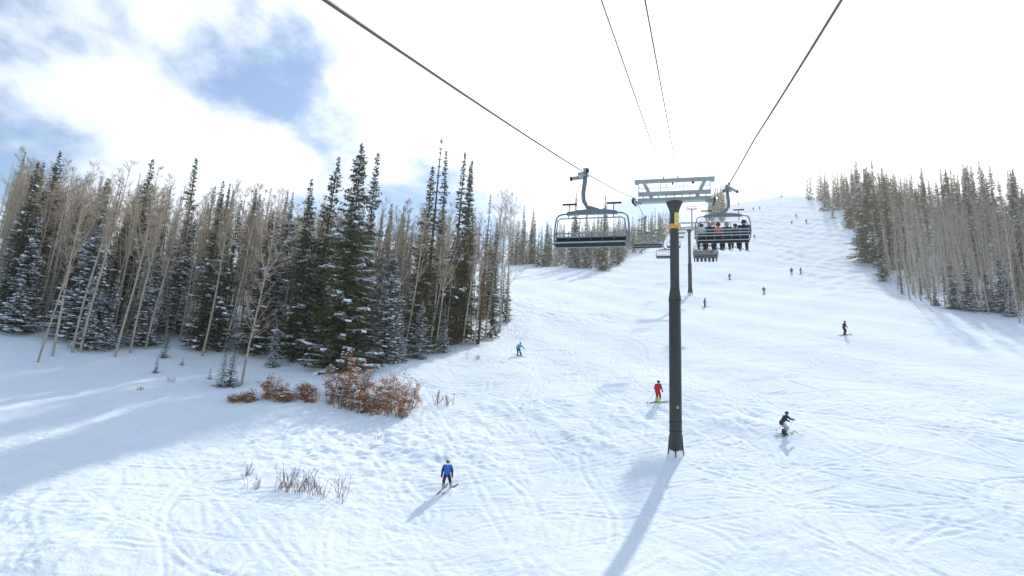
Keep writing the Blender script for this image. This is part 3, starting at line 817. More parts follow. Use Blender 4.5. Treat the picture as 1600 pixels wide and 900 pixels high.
p = foot(811, 556)
pr = person('skier in turquoise jacket and black trousers turning beside the left forest edge', 'turn', p, face(165), C_TEAL, C_NAVY, C_HBLK, M_BOOT, M_SKI, M_BLACK, GS, ski_yaw=(.6, .6))
p = foot(1320, 524)
pr = person('upright skier all in black standing sideways on the open right slope', 'stand', p, face(85), C_NAVY, C_NAVY, C_HBLK, M_BOOT, M_SKI, M_BLACK, GS, size=1.08)
h = wrist(pr, 'stand', 1, 1.08); pole(h, snowy(h+Vector((.35, -.3, 0)), .02), 'ski pole held by the upright black skier on the right slope')
far = [(1101, 480, 'stand', 80, C_DBLUE, C_NAVY, 'small skier in dark blue to the right of the second tower pole'),
       (1140, 437, 'turn', 150, C_NAVY, C_NAVY, 'tiny dark skier below the near occupied lift chair'),
       (1194, 460, 'crouch', 10, C_MAROON, C_GREY, 'tiny crouched skier alone in the middle of the slope'),
       (1237, 429, 'stand', 20, C_NAVY, C_NAVY, 'left of two tiny dark skiers side by side at mid-slope'),
       (1251, 428, 'turn', 120, C_NAVY, C_NAVY, 'right of two tiny dark skiers side by side at mid-slope'),
       (1179, 373, 'turn', 190, C_NAVY, C_NAVY, 'tiny dark skier level with the right edge of the near occupied chair'),
       (1237, 350, 'crouch', 90, C_NAVY, C_NAVY, 'lowest left of three tiny skiers on the upper slope'),
       (1244, 340, 'turn', 160, C_NAVY, C_NAVY, 'topmost of three tiny skiers on the upper slope'),
       (1260, 350, 'stand', 200, C_NAVY, C_NAVY, 'rightmost of three tiny skiers on the upper slope'),
       (1177, 329, 'stand', 30, C_NAVY, C_NAVY, 'left of the two tiny skiers close together under the crest'),
       (1187, 327, 'turn', 140, C_MAROON, C_NAVY, 'right of the two tiny skiers close together under the crest'),
       (1154, 320, 'stand', 180, C_NAVY, C_NAVY, 'tiny skier on the skyline at the left end of the crest')]
for px_, py_, ps, dg_, jc, pc, lab in far:
    person(lab, ps, foot(px_, py_), face(dg_), jc, pc, C_HBLK, group=GS, size=1.05, ski_yaw=(.1, -.1))
# riders: seats run left to right across the chair
def riders(chair, rows, far_=False):
    o = chair.location
    for k, (jc, pc, hc, lab, sz) in enumerate(rows):
        x = (-CW+.08+(k+.5)*(2*CW-.16)/6-.25)*CS
        person(lab, 'seat', o+Vector((x, .17, -2.90*CS+.012)), 0, jc, pc, hc, group='riders on the occupied chairs', on_snow=False, size=sz, seat_pitch=.35, skis=M_SKIW if k % 2 else M_SKI)
riders(chair_near, [
 (C_WHITE, C_OLIVE, C_HBLK, 'rider in white jacket on the left end of the near occupied chair', .92),
 (C_NAVY, C_MAROON, C_HRED, 'rider in black jacket and coral helmet on the near occupied chair', 1.0),
 (C_ORANGE, C_TPANT, C_HBLK, 'rider in bright orange jacket and teal trousers on the near occupied chair', .95),
 (C_DBLUE, C_NAVY, C_HGREY, 'rider in dark blue jacket and grey helmet right of the orange rider', .97),
 (C_NAVY, C_NAVY, C_HBLK, 'smaller rider in black, second from the right end of the near occupied chair', .86),
 (C_NAVY, C_NAVY, C_HBLK, 'tallest rider in black on the right end of the near occupied chair', 1.08)])
riders(chair_far, [
 (C_MAROON, C_LBLUE, C_HGREY, 'rider in plum jacket and light blue trousers, left end of the farther chair', .95),
 (C_OLIVE, C_LBLUE, C_HBLK, 'rider in olive jacket, second from the left on the farther chair', 1.0),
 (C_STEEL, C_NAVY, C_HBLK, 'rider in pale blue jacket, third from the left on the farther chair', .95),
 (C_BROWN, C_NAVY, C_HRED, 'rider in rust brown jacket, fourth from the left on the farther chair', 1.0),
 (C_MAROON, C_NAVY, C_HBLK, 'rider in plum jacket, second from the right on the farther chair', 1.0),
 (C_STEEL, C_NAVY, C_STEEL, 'rider in blue jacket and blue hood on the right end of the farther chair', 1.0)])
# pink pack worn by the orange rider
_o = [o for o in bpy.data.objects if o.get('label', '').startswith('rider in bright orange')][0]
s = MB(); s.capsule((-.08, -.16, .22), (.08, -.16, .22), .10, .10); s.capsule((-.07, -.16, .40), (.07, -.16, .40), .09, .09)
pk = put('backpack', solid('backpack', s, .02, 3), _o, mat=C_PINK)
# ------------------------------------------------------------------ trees
def foliage(name, c, var, trans=.25):
    return mat(name, c, .75, var, .9, spec=.15, trans=trans)
M_NEEDLE = foliage('spruce_needles', (.068, .098, .056), .35)
M_NEEDLE2 = foliage('spruce_needles_olive', (.088, .105, .045), .35)
M_NEEDLE3 = foliage('spruce_needles_blue_green', (.07, .105, .088), .35)
M_DEAD = foliage('dead_needles_brown', (.20, .125, .07), .3)
M_TSNOW = mat('snow_on_boughs', (.82, .87, .94), .6, .05, 2, spec=.1)
M_BARK = mat('spruce_bark', (.10, .075, .055), .9, .3, 3)
def aspen_bark():
    mt = mat('aspen_bark', (.40, .365, .31), .8, .25, 1.2)
    t = mt.node_tree; b = t.nodes['Principled BSDF']
    tcn = N('ShaderNodeTexCoord', t); mpn = N('ShaderNodeMapping', t); mpn.inputs['Scale'].default_value = (1.2, 1.2, 5)
    L(tcn.outputs['Object'], mpn.inputs[0], t)
    nz = N('ShaderNodeTexNoise', t); nz.inputs['Scale'].default_value = 1.3; nz.inputs['Detail'].default_value = 3; L(mpn.outputs[0], nz.inputs['Vector'], t)
    mr = N('ShaderNodeMapRange', t); L(nz.outputs['Fac'], mr.inputs[0], t); mr.inputs[1].default_value = .60; mr.inputs[2].default_value = .68
    src = b.inputs['Base Color'].links[0].from_socket
    mx = N('ShaderNodeMix', t, data_type='RGBA'); L(mr.outputs[0], mx.inputs['Factor'], t); L(src, mx.inputs['A'], t); mx.inputs['B'].default_value = (.06, .05, .045, 1)
    L(mx.outputs['Result'], b.inputs['Base Color'], t)
    return mt
M_ASPEN = aspen_bark()
M_TWIG = mat('aspen_twigs', (.40, .325, .245), .85, .25, .5, spec=.1)
M_TWIG2 = mat('aspen_twigs_grey', (.34, .315, .29), .85, .25, .5, spec=.1)

def spruce_mesh(seed, ratio, snow, low=.04, dens=1.0, ragged=.25, coarse=1.0):
    """unit spruce 20 m tall; returns trunk and crown meshes"""
    rn = random.Random(seed)
    H = 20.0; Rm = H*ratio
    tr = MB(); bend = rn.uniform(-.2, .2)
    tr.tube([(bend*math.sin(k/8*3.1), 0, H*k/8*.985) for k in range(9)], [.20*(1-k/8)**.9+.012 for k in range(9)], 7)
    c = MB()
    gap = .36*coarse/dens
    holes = [(rn.uniform(.1, .8)*H, rn.uniform(.6, 2.2), rn.random()*6.28, rn.uniform(.5, 1.3)) for _ in range(7)]
    z = H*low
    while z < H*.992:
        t = z/H
        prof = (1-t)**.85*(.55+.45*min(1, (t-low)/.08+.35))+.012
        prof *= 1+.22*math.sin(z*1.9+seed)+.16*math.sin(z*4.3+seed*2)
        nb = max(3, int((7.5-3.2*t)*dens+rn.random()))
        a0 = rn.random()*6.28
        for i in range(nb):
            a = a0+6.283*i/nb+rn.uniform(-.3, .3)
            Lb = Rm*prof*(1-ragged+2*ragged*rn.random())
            if rn.random() < .06: Lb *= 1.3
            if Lb < .10: Lb = .10
            if any(abs(z-hz) < hw and abs((a-ha+3.1416) % 6.2832-3.1416) < hs for hz, hw, ha, hs in holes): Lb *= rn.uniform(.25, .7)
            dr = rn.uniform(.18, .5)*(1-t*.9)
            up = rn.uniform(.05, .22)
            ca, sa = math.cos(a), math.sin(a)
            zb = z+rn.uniform(-.12, .12)
            sn = rn.random() < snow*(1.25-.9*t)
            step = .30*coarse
            ns = max(1, int(Lb/step))
            def P(s_):
                return Vector((ca*Lb*s_, sa*Lb*s_, zb+Lb*(-dr*s_+up*s_*s_*1.4)))
            fr = Vector((ca, sa, 0)); sd_ = Vector((-sa, ca, 0))
            for j in range(ns+1):
                s_ = (j+.6)/(ns+1)
                p = P(s_)
                wl = (.20+.34*Lb**.5*(1-s_*.55))*rn.uniform(.7, 1.2)*min(1.0, .35+Lb)*coarse**.5
                for sg in (-1, 1):
                    d = (fr*rn.uniform(.55, .95)+sd_*sg*rn.uniform(.6, 1.0)+Vector((0, 0, rn.uniform(-.55, -.05)))).normalized()
                    w = (d.cross(Vector((0, 0, 1)))).normalized()*wl*.22+Vector((0, 0, rn.uniform(-.05, .05)))
                    q0, q1 = p, p+d*wl
                    mid = p+d*wl*.45
                    c.add([q0, mid+w, q1, mid-w], [(0, 1, 2, 3)], 0)
                    if sn and rn.random() < .8:
                        o = Vector((0, 0, .045+.03*rn.random()))
                        c.add([q0+o*.6, mid+w*.9+o, q0.lerp(q1, .92)+o*.7, mid-w*.9+o], [(0, 1, 2, 3)], 1)
            if sn:                                   # cushion of snow draped over the end of the bough
                for s0, s1 in ((.18, .55), (.5, 1.0)):
                    if rn.random() < .8:
                        wv = sd_*(.12+.16*Lb**.5)*rn.uniform(.6, 1.1)
                        a_, b_ = P(s0)+Vector((0, 0, .10)), P(s1)+Vector((0, 0, .07))
                        dn = Vector((0, 0, -rn.uniform(.10, .24)*min(1, .5+Lb*.5)))
                        c.add([a_-wv*.6, a_+wv*.6, b_+wv, b_-wv, b_+wv*.8+dn+fr*.08, b_-wv*.8+dn+fr*.08, a_.lerp(b_, .5)+wv*1.5+dn, a_.lerp(b_, .5)-wv*1.5+dn],
                              [(0, 1, 2, 3), (3, 2, 4, 5), (1, 6, 2), (0, 3, 7)], 1)
            tip = P(1.0); w = sd_*.07*coarse
            c.add([P(.6)-w, tip+fr*.18, P(.6)+w, P(.6)+Vector((0, 0, -.1))], [(0, 1, 2, 3)], 0)
            # hanging sprays give the boughs depth
            for j in range(max(1, int(ns*.6))):
                s_ = rn.uniform(.25, .95); p = P(s_)
                hl = rn.uniform(.15, .38)*min(1, .4+Lb)*coarse**.5
                w2 = fr*hl*.35
                c.add([p-w2, p+w2, p+Vector((rn.uniform(-.08, .08), rn.uniform(-.08, .08), -hl))], [(0, 1, 2)], 0)
        z += gap*rn.uniform(.75, 1.25)*(1 if t < .8 else .75)
    for k in range(14):
        zc = H*(.955+.045*k/14); a = rn.random()*6.28; l_ = .30*(1-k/15)+.05
        d = Vector((math.cos(a), math.sin(a), .5)).normalized(); p = Vector((0, 0, zc))
        w = Vector((-d.y, d.x, 0))*.05
        c.add([p-w, p+d*l_, p+w], [(0, 1, 2)], 0)
    return tr, c
def mk(mb, nm, mats):
    me = mb.mesh(nm)
    for mt in mats: me.materials.append(mt)
    return me
SPR = {}
def reg(kind, n, ratio, snow, mats, **kw):
    SPR[kind] = []
    for i in range(n):
        tr, c = spruce_mesh(hash_(kind)+i*17, ratio*(.86+.3*(i/max(1, n-1))), snow, **kw)
        SPR[kind].append((mk(tr, 'trunk', [M_BARK]), mk(c, 'crown', mats)))
def hash_(s): return sum(ord(ch)*(i+3) for i, ch in enumerate(s))
reg('wide', 2, .150, .22, [M_NEEDLE2, M_TSNOW])
reg('front', 1, .185, .30, [M_NEEDLE2, M_TSNOW], dens=1.3, low=.015, ragged=.2)
reg('mid', 6, .105, .22, [M_NEEDLE, M_TSNOW])
reg('spire', 5, .070, .10, [M_NEEDLE2, M_TSNOW], ragged=.35)
reg('snowy', 3, .150, 1.0, [M_NEEDLE3, M_TSNOW], low=.02)
reg('dead', 2, .080, .05, [M_DEAD, M_TSNOW], dens=.7, ragged=.4)
reg('snag', 1, .030, .0, [M_BARK, M_TSNOW], dens=.45, ragged=.6, low=.2)
reg('young', 2, .26, .45, [M_NEEDLE3, M_TSNOW], low=.03, coarse=2.6)

def aspen_mesh(seed, spread=1.0, first=.38, nbr=46):
    rn = random.Random(seed); H = 18.0
    bx, by = rn.uniform(-.5, .5), rn.uniform(-.5, .5)
    ph = rn.random()*6
    def C(t): return Vector((bx*t*t+.18*math.sin(t*5+ph), by*t*t+.16*math.sin(t*4+ph*2), H*t))
    tr = MB(); n = 12
    tr.tube([C(k/n) for k in range(n+1)], [.105*(1-k/n)**.8+.012 for k in range(n+1)], 7)
    forks = []
    for i in range(rn.choice((1, 2, 2, 3))):
        tf = rn.uniform(.45, .72); a = rn.random()*6.283; lf = (1-tf)*H*rn.uniform(.55, .85); sp_ = rn.uniform(.16, .34)*spread
        p0 = C(tf); pts = [p0+Vector((math.cos(a)*sp_*lf*u_**.7, math.sin(a)*sp_*lf*u_**.7, lf*u_)) for u_ in (0, .25, .5, .75, 1)]
        tr.tube(pts, [.055*(1-tf)+.03, .04, .03, .02, .008], 5, False); forks.append(pts)
    cr = MB()
    for i in range(nbr):
        t = first+(1-first)*((i+rn.random())/nbr)**.85
        t = min(t, .985)
        a = rn.random()*6.283
        Lb = spread*(2.3*(1-t)**.6+.45)*rn.uniform(.55, 1.15)
        el = rn.uniform(.35, .95)
        d = Vector((math.cos(a)*math.cos(el), math.sin(a)*math.cos(el), math.sin(el)))
        p0 = C(t)
        if rn.random() < .4:
            fk = rn.choice(forks); u_ = rn.random()*3.9; p0 = fk[int(u_)].lerp(fk[int(u_)+1], u_-int(u_)); Lb *= .75
        p1 = p0+d*Lb*.5; p2 = p1+(d+Vector((0, 0, .35))).normalized()*Lb*.5
        cr.tube([p0, p1, p2], [.030*(1-t)+.014, .014, .006], 3, False)
        for j in range(int(11+Lb*7)):
            s_ = rn.uniform(.2, 1.0)
            q = p0.lerp(p1, s_*2) if s_ < .5 else p1.lerp(p2, s_*2-1)
            a2 = rn.random()*6.283; e2 = rn.uniform(.1, 1.2)
            d2 = (Vector((math.cos(a2)*math.cos(e2), math.sin(a2)*math.cos(e2), math.sin(e2)))+d*.6).normalized()
            ln = rn.uniform(.3, .85)*(1.1-.4*t)
            w = d2.orthogonal().normalized()*.012
            e = q+d2*ln
            cr.add([q-w, q+w, e], [(0, 1, 2)], 0)
            if rn.random() < .6:
                d3 = (d2+Vector((rn.uniform(-.8, .8), rn.uniform(-.8, .8), rn.uniform(-.1, .6)))).normalized(); m_ = q.lerp(e, .5); 
                w3 = d3.orthogonal().normalized()*.010
                cr.add([m_-w3, m_+w3, m_+d3*ln*.6], [(0, 1, 2)], 0)
    for i in range(7):                      # short dead stubs on the bare lower stem
        t = rn.uniform(.1, first); a = rn.random()*6.283; p0 = C(t)
        d = Vector((math.cos(a), math.sin(a), rn.uniform(-.2, .4)))
        cr.tube([p0, p0+d*rn.uniform(.4, 1.1)], [.016, .005], 3, False)
    return tr, cr
ASP = {}
for kd, sp, fi, nb_, tw in (('tall', 1.0, .42, 46, M_TWIG), ('full', 1.45, .22, 60, M_TWIG), ('grey', .95, .45, 44, M_TWIG2), ('thin', .6, .5, 30, M_TWIG)):
    ASP[kd] = []
    for i in range(4 if kd in ('tall', 'grey') else 2):
        tr, c = aspen_mesh(hash_(kd)+i*31, sp, fi, nb_)
        ASP[kd].append((mk(tr, 'trunk', [M_ASPEN]), mk(c, 'crown', [tw])))

rt_ = random.Random(77)
specs = []            # kind family, variant, x, y, height, lean (x, y), label, group
def spec(fam, kind, x, y, h, label, group, lean=None, prio=0):
    z = surf(x, y)
    if not prio: h *= 1.08
    px_h = h/max(1, depth((x, y, z)))*FPX
    specs.append(dict(fam=fam, kind=kind, x=x, y=y, z=z, h=h, label=label, group=group, lean=lean or (rt_.gauss(0, .012), rt_.gauss(0, .012)), size=px_h+prio))
def by_px(fam, kind, px, py, top, label, group, lean=None):
    p = foot(px, py)
    q_ = np.array(p)-CAM; k = (450-top)/FPX           # height at which the tip reaches that row, seen from below
    h = (k*(q_ @ _f)-q_ @ _u)/(_u[2]-k*_f[2])
    spec(fam, kind, p.x, p.y, float(h), label, group, lean, 1000)

GL, GM, GR = 'trees of the left forest', 'trees of the middle forest', 'trees of the right forest'
# --- left forest: trees one can pick out
for a in ((527, 577, 222, 'front', 'tall broad dark spruce standing in front of the left forest above the brown shrubs'),
          (552, 566, 230, 'mid', 'tall spruce pressed against the right flank of the broad front spruce'),
          (487, 560, 240, 'mid', 'tall pointed spruce rising left of the broad front spruce'),
          (455, 566, 278, 'mid', 'dark spruce of middle height two places left of the broad front spruce'),
          (647, 552, 256, 'spire', 'pointed spruce at the foot of the bare snag in the left forest'),
          (680, 545, 234, 'spire', 'leftmost of the tall spire-like spruces near the right end of the left forest'),
          (695, 541, 233, 'spire', 'second of the tall spire-like spruces near the right end of the left forest'),
          (713, 537, 244, 'spire', 'third of the tall spire-like spruces near the right end of the left forest'),
          (722, 533, 255, 'spire', 'thin spire-like spruce last in the tall row at the left forest end'),
          (660, 548, 208, 'snag', 'bare dead snag poking highest above the left forest'),
          (747, 538, 300, 'dead', 'brown dying spruce near the right end of the left forest'),
          (768, 528, 345, 'mid', 'green bushy spruce at the right corner of the left forest'),
          (790, 503, 420, 'mid', 'short spruce at the far right tip of the left forest'),
          (598, 566, 385, 'snowy', 'snow laden spruce just right of the broad front spruce'),
          (618, 566, 450, 'snowy', 'low snow dusted spruce above the right end of the brown shrubs'),
          (652, 560, 468, 'snowy', 'small snow dusted spruce under the bare snag'),
          (690, 551, 475, 'snowy', 'small snowy spruce below the tall spire-like spruces'),
          (425, 573, 500, 'snowy', 'small snowy spruce right of the lone front aspen'),
          (133, 546, 372, 'snowy', 'snow covered spruce among leaning aspens on the far left'),
          (160, 545, 420, 'snowy', 'smaller snow covered spruce beside the one among leaning aspens'),
          (22, 520, 330, 'snowy', 'snowy spruce at the left edge of the picture'),
          (225, 540, 400, 'snowy', 'snowy spruce behind the leaning aspens, left of the small saplings'),
          (310, 548, 300, 'mid', 'dark spruce in the shaded middle of the left forest'),
          (340, 550, 310, 'mid', 'dark spruce just right of another in the shaded left forest'),
          (395, 556, 330, 'mid', 'dark spruce directly behind the lone front aspen'),
          (42, 500, 236, 'mid', 'tall spruce near the left edge, its tip against blue sky'),
          (190, 515, 244, 'mid', 'tall dark spruce with a thick tip above the far left aspens'),
          (265, 510, 242, 'spire', 'slender spruce tip rising above the aspens on the left'),
          (3, 505, 250, 'mid', 'spruce cut by the left border of the picture'),
          (345, 603, 548, 'young', 'left of two small snowy young spruces by the lone front aspen'),
          (359, 603, 540, 'young', 'right of two small snowy young spruces by the lone front aspen'),
          (243, 582, 556, 'young', 'tiny young spruce alone on the snow at left'),
          (256, 560, 512, 'young', 'slender young spruce on the snow behind the tiny one'),
          (284, 571, 556, 'young', 'very small spruce sapling right of the tiny young spruce'),
          (327, 592, 572, 'young', 'low spruce sapling left of the two small young spruces')):
    by_px('spruce', a[3], a[0], a[1], a[2], a[4], GL)
for a in ((380, 600, 335, 'full', 'lone pale bare aspen standing in front of the left forest', (.05, 0)),
          (78, 556, 255, 'tall', 'pale leaning aspen rooted on open snow at far left, front of its clump', (.04, 0)),
          (62, 566, 330, 'thin', 'thin leaning aspen lowest on the snow at far left', (.06, 0)),
          (115, 552, 262, 'tall', 'leaning aspen second in the front clump at far left', (.04, 0)),
          (128, 550, 250, 'tall', 'leaning aspen third in the front clump at far left', (.05, 0)),
          (50, 515, 262, 'tall', 'thick leaning aspen behind the front clump at far left', (.07, 0)),
          (183, 558, 262, 'tall', 'long leaning aspen in the open left of the small saplings', (.06, 0)),
          (206, 551, 275, 'tall', 'leaning aspen just right of the long leaning one', (.05, 0)),
          (230, 546, 290, 'tall', 'upright thin aspen above the slender young spruce', (.05, 0)),
          (315, 556, 280, 'tall', 'pale aspen left of the lone front aspen', (.06, 0)),
          (350, 552, 290, 'tall', 'pale aspen standing behind the two small young spruces', (.06, 0)),
          (608, 556, 330, 'tall', 'bright pale aspen trunk right of the snow laden spruce', (.06, 0)),
          (630, 556, 320, 'tall', 'pale aspen trunk between the snow laden spruce and the snag', (.07, 0)),
          (668, 552, 330, 'tall', 'pale aspen trunk in front of the tall spire-like spruces', (.05, 0)),
          (676, 552, 345, 'tall', 'leaning pale aspen in front of the spire-like spruces', (.08, 0)),
          (724, 540, 340, 'tall', 'pale aspen before the brown dying spruce', (.06, 0)),
          (738, 540, 352, 'tall', 'pale aspen at the foot of the brown dying spruce', (.07, 0)),
          (760, 528, 300, 'full', 'pale aspen near the right corner of the left forest', (.03, 0)),
          (778, 520, 296, 'full', 'bushy bare aspen whose crown stands against the sky at the forest corner', (.03, 0)),
          (790, 508, 302, 'full', 'bare aspen last in line at the right tip of the left forest', (.02, 0))):
    by_px('aspen', a[3], a[0], a[1], a[2], a[4], GL, a[5])
LEDGE = [(-14, 498), (0, 505), (60, 520), (130, 540), (250, 548), (330, 548), (480, 564), (560, 560), (640, 553), (700, 546), (760, 528), (798, 487)]
def edge_points(edge):
    return [np.array(foot(*e)) for e in edge]
def along(E_, k):
    k = k*(len(E_)-1); i = min(int(k), len(E_)-2); return E_[i]+(E_[i+1]-E_[i])*(k-i)
EL = edge_points(LEDGE)
taken = [(s['x'], s['y']) for s in specs]
def free(x, y, r):
    return all((x-a)**2+(y-b)**2 > r*r for a, b in taken)
def scatter(n, E_, dirv, dmin, dmax, gap, make, bias=1.6):
    got = 0
    for _ in range(n*12):
        if got >= n: break
        p = along(E_, rt_.random()); d = dmin+(dmax-dmin)*rt_.random()**bias
        x, y = p[0]+dirv[0]*d+rt_.gauss(0, .8), p[1]+dirv[1]*d+rt_.gauss(0, .8)
        if not free(x, y, gap): continue
        taken.append((x, y)); make(x, y, d); got += 1
DL = (-.80, .60)
A1 = 'slender front-row aspen of the left forest'
A2 = 'bare aspen deep inside the left forest'
S1 = 'dark spruce crowded into the left forest'
S2 = 'spruce deep inside the left forest'
scatter(120, EL, DL, 1, 16, .8, lambda x, y, d: spec('aspen', rt_.choice(('tall', 'tall', 'tall', 'thin')), x, y, rt_.uniform(13, 18), A1, GL, (rt_.gauss(.012, .035), rt_.gauss(0, .03))), 1.0)
scatter(230, EL, DL, 16, 66, 1.1, lambda x, y, d: spec('aspen', rt_.choice(('tall', 'tall', 'full')), x, y, rt_.uniform(13.5, 17)-.05*(d-16), A2, GL, (rt_.gauss(.03, .03), rt_.gauss(0, .03))), 1.0)
scatter(80, EL, DL, 2, 22, 1.4, lambda x, y, d: spec('spruce', rt_.choice(('mid', 'mid', 'wide', 'snowy', 'snowy', 'spire')), x, y, rt_.uniform(6, 17.5), S1, GL), 1.0)
scatter(46, EL, DL, 22, 62, 1.8, lambda x, y, d: spec('spruce', rt_.choice(('mid', 'spire', 'spire', 'dead', 'mid')), x, y, rt_.uniform(13, 19.5)-.06*(d-20), S2, GL), 1.0)
# --- middle forest beyond the side run, and the strip along the lift line
for a in ((942, 423, 330, 'wide', 'broad brownish spruce at the near tip of the middle forest, below the empty chair'),
          (915, 419, 322, 'mid', 'tall spruce left of the near tip of the middle forest'),
          (897, 418, 300, 'spire', 'tallest spire-like spruce seen through the empty chair'),
          (817, 411, 320, 'mid', 'spruce at the left end of the middle forest'),
          (830, 412, 326, 'mid', 'spruce second from the left end of the middle forest'),
          (853, 413, 347, 'mid', 'lower spruce between the left end of the middle forest and the empty chair'),
          (966, 414, 335, 'mid', 'spruce right of the near tip of the middle forest'),
          (945, 418, 303, 'spire', 'thin spire rising above the middle of the empty chair')):
    by_px('spruce', a[3], a[0], a[1], a[2], a[4], GM)
EM = edge_points([(803, 411), (870, 415), (935, 421), (965, 413), (985, 404), (1003, 393), (1022, 384), (1040, 374)])
S3, A3 = 'spruce in the distant middle forest', 'bare aspen in the distant middle forest'
DM = (-.80, .60)
scatter(150, EM, DM, 0, 60, 1.6, lambda x, y, d: spec('spruce', rt_.choice(('mid', 'mid', 'spire', 'wide', 'snowy')), x, y, rt_.uniform(11, 19), S3, GM), 1.2)
scatter(130, EM, DM, 0, 60, 1.4, lambda x, y, d: spec('aspen', rt_.choice(('tall', 'full')), x, y, rt_.uniform(9, 14), A3, GM), 1.0)
EI = [np.array((12, 325, 0)), np.array((14, 360, 0)), np.array((17, 400, 0)), np.array((20, 425, 0))]
S4, A4 = 'spruce in the tree strip beside the upper lift line', 'bare aspen in the tree strip beside the upper lift line'
scatter(34, EI, (1, 0), 0, 8, 1.5, lambda x, y, d: spec('spruce', rt_.choice(('mid', 'spire', 'wide')), x, y, rt_.uniform(11, 17), S4, GM), 1.0)
scatter(26, EI, (1, 0), 0, 9, 1.4, lambda x, y, d: spec('aspen', 'full', x, y, rt_.uniform(9, 13), A4, GM), 1.0)
ELL = [np.array((-9, 330, 0)), np.array((-4, 380, 0)), np.array((0, 425, 0))]
scatter(85, ELL, (-1, 0), 0, 45, 1.8, lambda x, y, d: spec('spruce', rt_.choice(('mid', 'spire')), x, y, rt_.uniform(11, 18), S3, GM), 1.0)
# --- right forest
for a in ((1423, 468, 305, 'grey', 'pale leaning aspen, leftmost of the bright trunks on the right', (-.07, 0)),
          (1437, 470, 298, 'grey', 'bright aspen trunk second in the right forest front', (-.05, 0)),
          (1455, 476, 306, 'grey', 'bright thick aspen trunk lowest on the right forest front', (-.07, 0)),
          (1497, 470, 300, 'grey', 'bright aspen trunk behind the snowy young spruces on the right', (-.06, 0)),
          (1480, 465, 305, 'grey', 'pale aspen trunk between the bright ones on the right', (-.05, 0)),
          (1512, 466, 300, 'grey', 'bright aspen trunk above the middle of the snowy spruces', (-.05, 0)),
          (1545, 470, 305, 'grey', 'pale aspen trunk right of the snowy spruces', (-.03, 0)),
          (1594, 505, 285, 'grey', 'aspen trunk nearest to the right border of the picture', (-.04, 0))):
    by_px('aspen', a[3], a[0], a[1], a[2], a[4], GR, a[5])
for a in ((1462, 477, 445, 'snowy', 'small snowy spruce at the foot of the thick bright aspen'),
          (1490, 482, 405, 'snowy', 'snowy spruce, left large one of the group on the right'),
          (1515, 486, 392, 'snowy', 'tallest snowy spruce in the middle of the group on the right'),
          (1545, 487, 420, 'snowy', 'snowy spruce right of the tallest in the group on the right'),
          (1572, 488, 395, 'snowy', 'blurred snowy spruce near the right border'),
          (1350, 398, 248, 'mid', 'tall dark spruce at the left of the right forest, by the piste edge'),
          (1362, 412, 262, 'wide', 'broad dark spruce standing out at the piste edge on the right'),
          (1373, 420, 250, 'mid', 'tall dark spruce right behind the broad one at the piste edge'),
          (1380, 440, 350, 'mid', 'lower dark spruce at the bend of the right piste edge')):
    by_px('spruce', a[3], a[0], a[1], a[2], a[4], GR)
taken += [(s['x'], s['y']) for s in specs if s['group'] == GR]
ER = edge_points([(1700, 530), (1612, 506), (1560, 490), (1500, 480), (1440, 470), (1402, 456), (1383, 442), (1374, 424)])
ER2 = edge_points([(1374, 424), (1352, 396), (1332, 365), (1322, 352)])
ER3 = edge_points([(1318, 350), (1292, 336), (1272, 322), (1258, 311)])
A5, A6, S5, S6, S7 = ('grey aspen fronting the right forest', 'grey aspen farther back in the right forest',
    'dark spruce behind the right forest aspens', 'dark spruce of the upper right forest', 'small far spruce of the upper right forest')
scatter(30, ER, (.92, .39), 1, 14, 1.6, lambda x, y, d: spec('spruce', 'snowy', x, y, rt_.uniform(3.5, 8.5), 'low snowy spruce between right forest aspens', GR), 1.0)
scatter(120, ER, (.92, .39), 0, 15, .8, lambda x, y, d: spec('aspen', 'grey', x, y, rt_.uniform(13.5, 18), A5, GR, (rt_.gauss(-.03, .025), rt_.gauss(0, .02))), 1.0)
scatter(110, ER, (.92, .39), 15, 50, 1.3, lambda x, y, d: spec('aspen', 'grey', x, y, rt_.uniform(13, 17), A6, GR), 1.0)
scatter(70, ER, (.92, .39), 14, 60, 2.2, lambda x, y, d: spec('spruce', rt_.choice(('mid', 'wide', 'spire')), x, y, rt_.uniform(15, 21), S5, GR), 1.0)
scatter(70, ER2, (.95, .3), 0, 55, 2.0, lambda x, y, d: spec('spruce', rt_.choice(('mid', 'mid', 'wide', 'spire')), x, y, rt_.uniform(15, 24), S6, GR), 1.0)
scatter(30, ER2, (.95, .3), 0, 30, 1.6, lambda x, y, d: spec('aspen', 'grey', x, y, rt_.uniform(10, 15), A6, GR), 1.0)
scatter(110, ER3, (.97, .2), 0, 45, 1.7, lambda x, y, d: spec('spruce', rt_.choice(('mid', 'spire', 'snowy')), x, y, rt_.uniform(12, 19), S7, GR), 1.0)
scatter(30, ER3, (.97, .2), 0, 30, 2.0, lambda x, y, d: spec('aspen', 'grey', x, y, rt_.uniform(9, 13), A6, GR), 1.0)
p = foot(1221, 308)
spec('spruce', 'dead', p.x, p.y, 10.5, 'lone reddish spruce standing on the crest of the piste', GR, None, 1000)

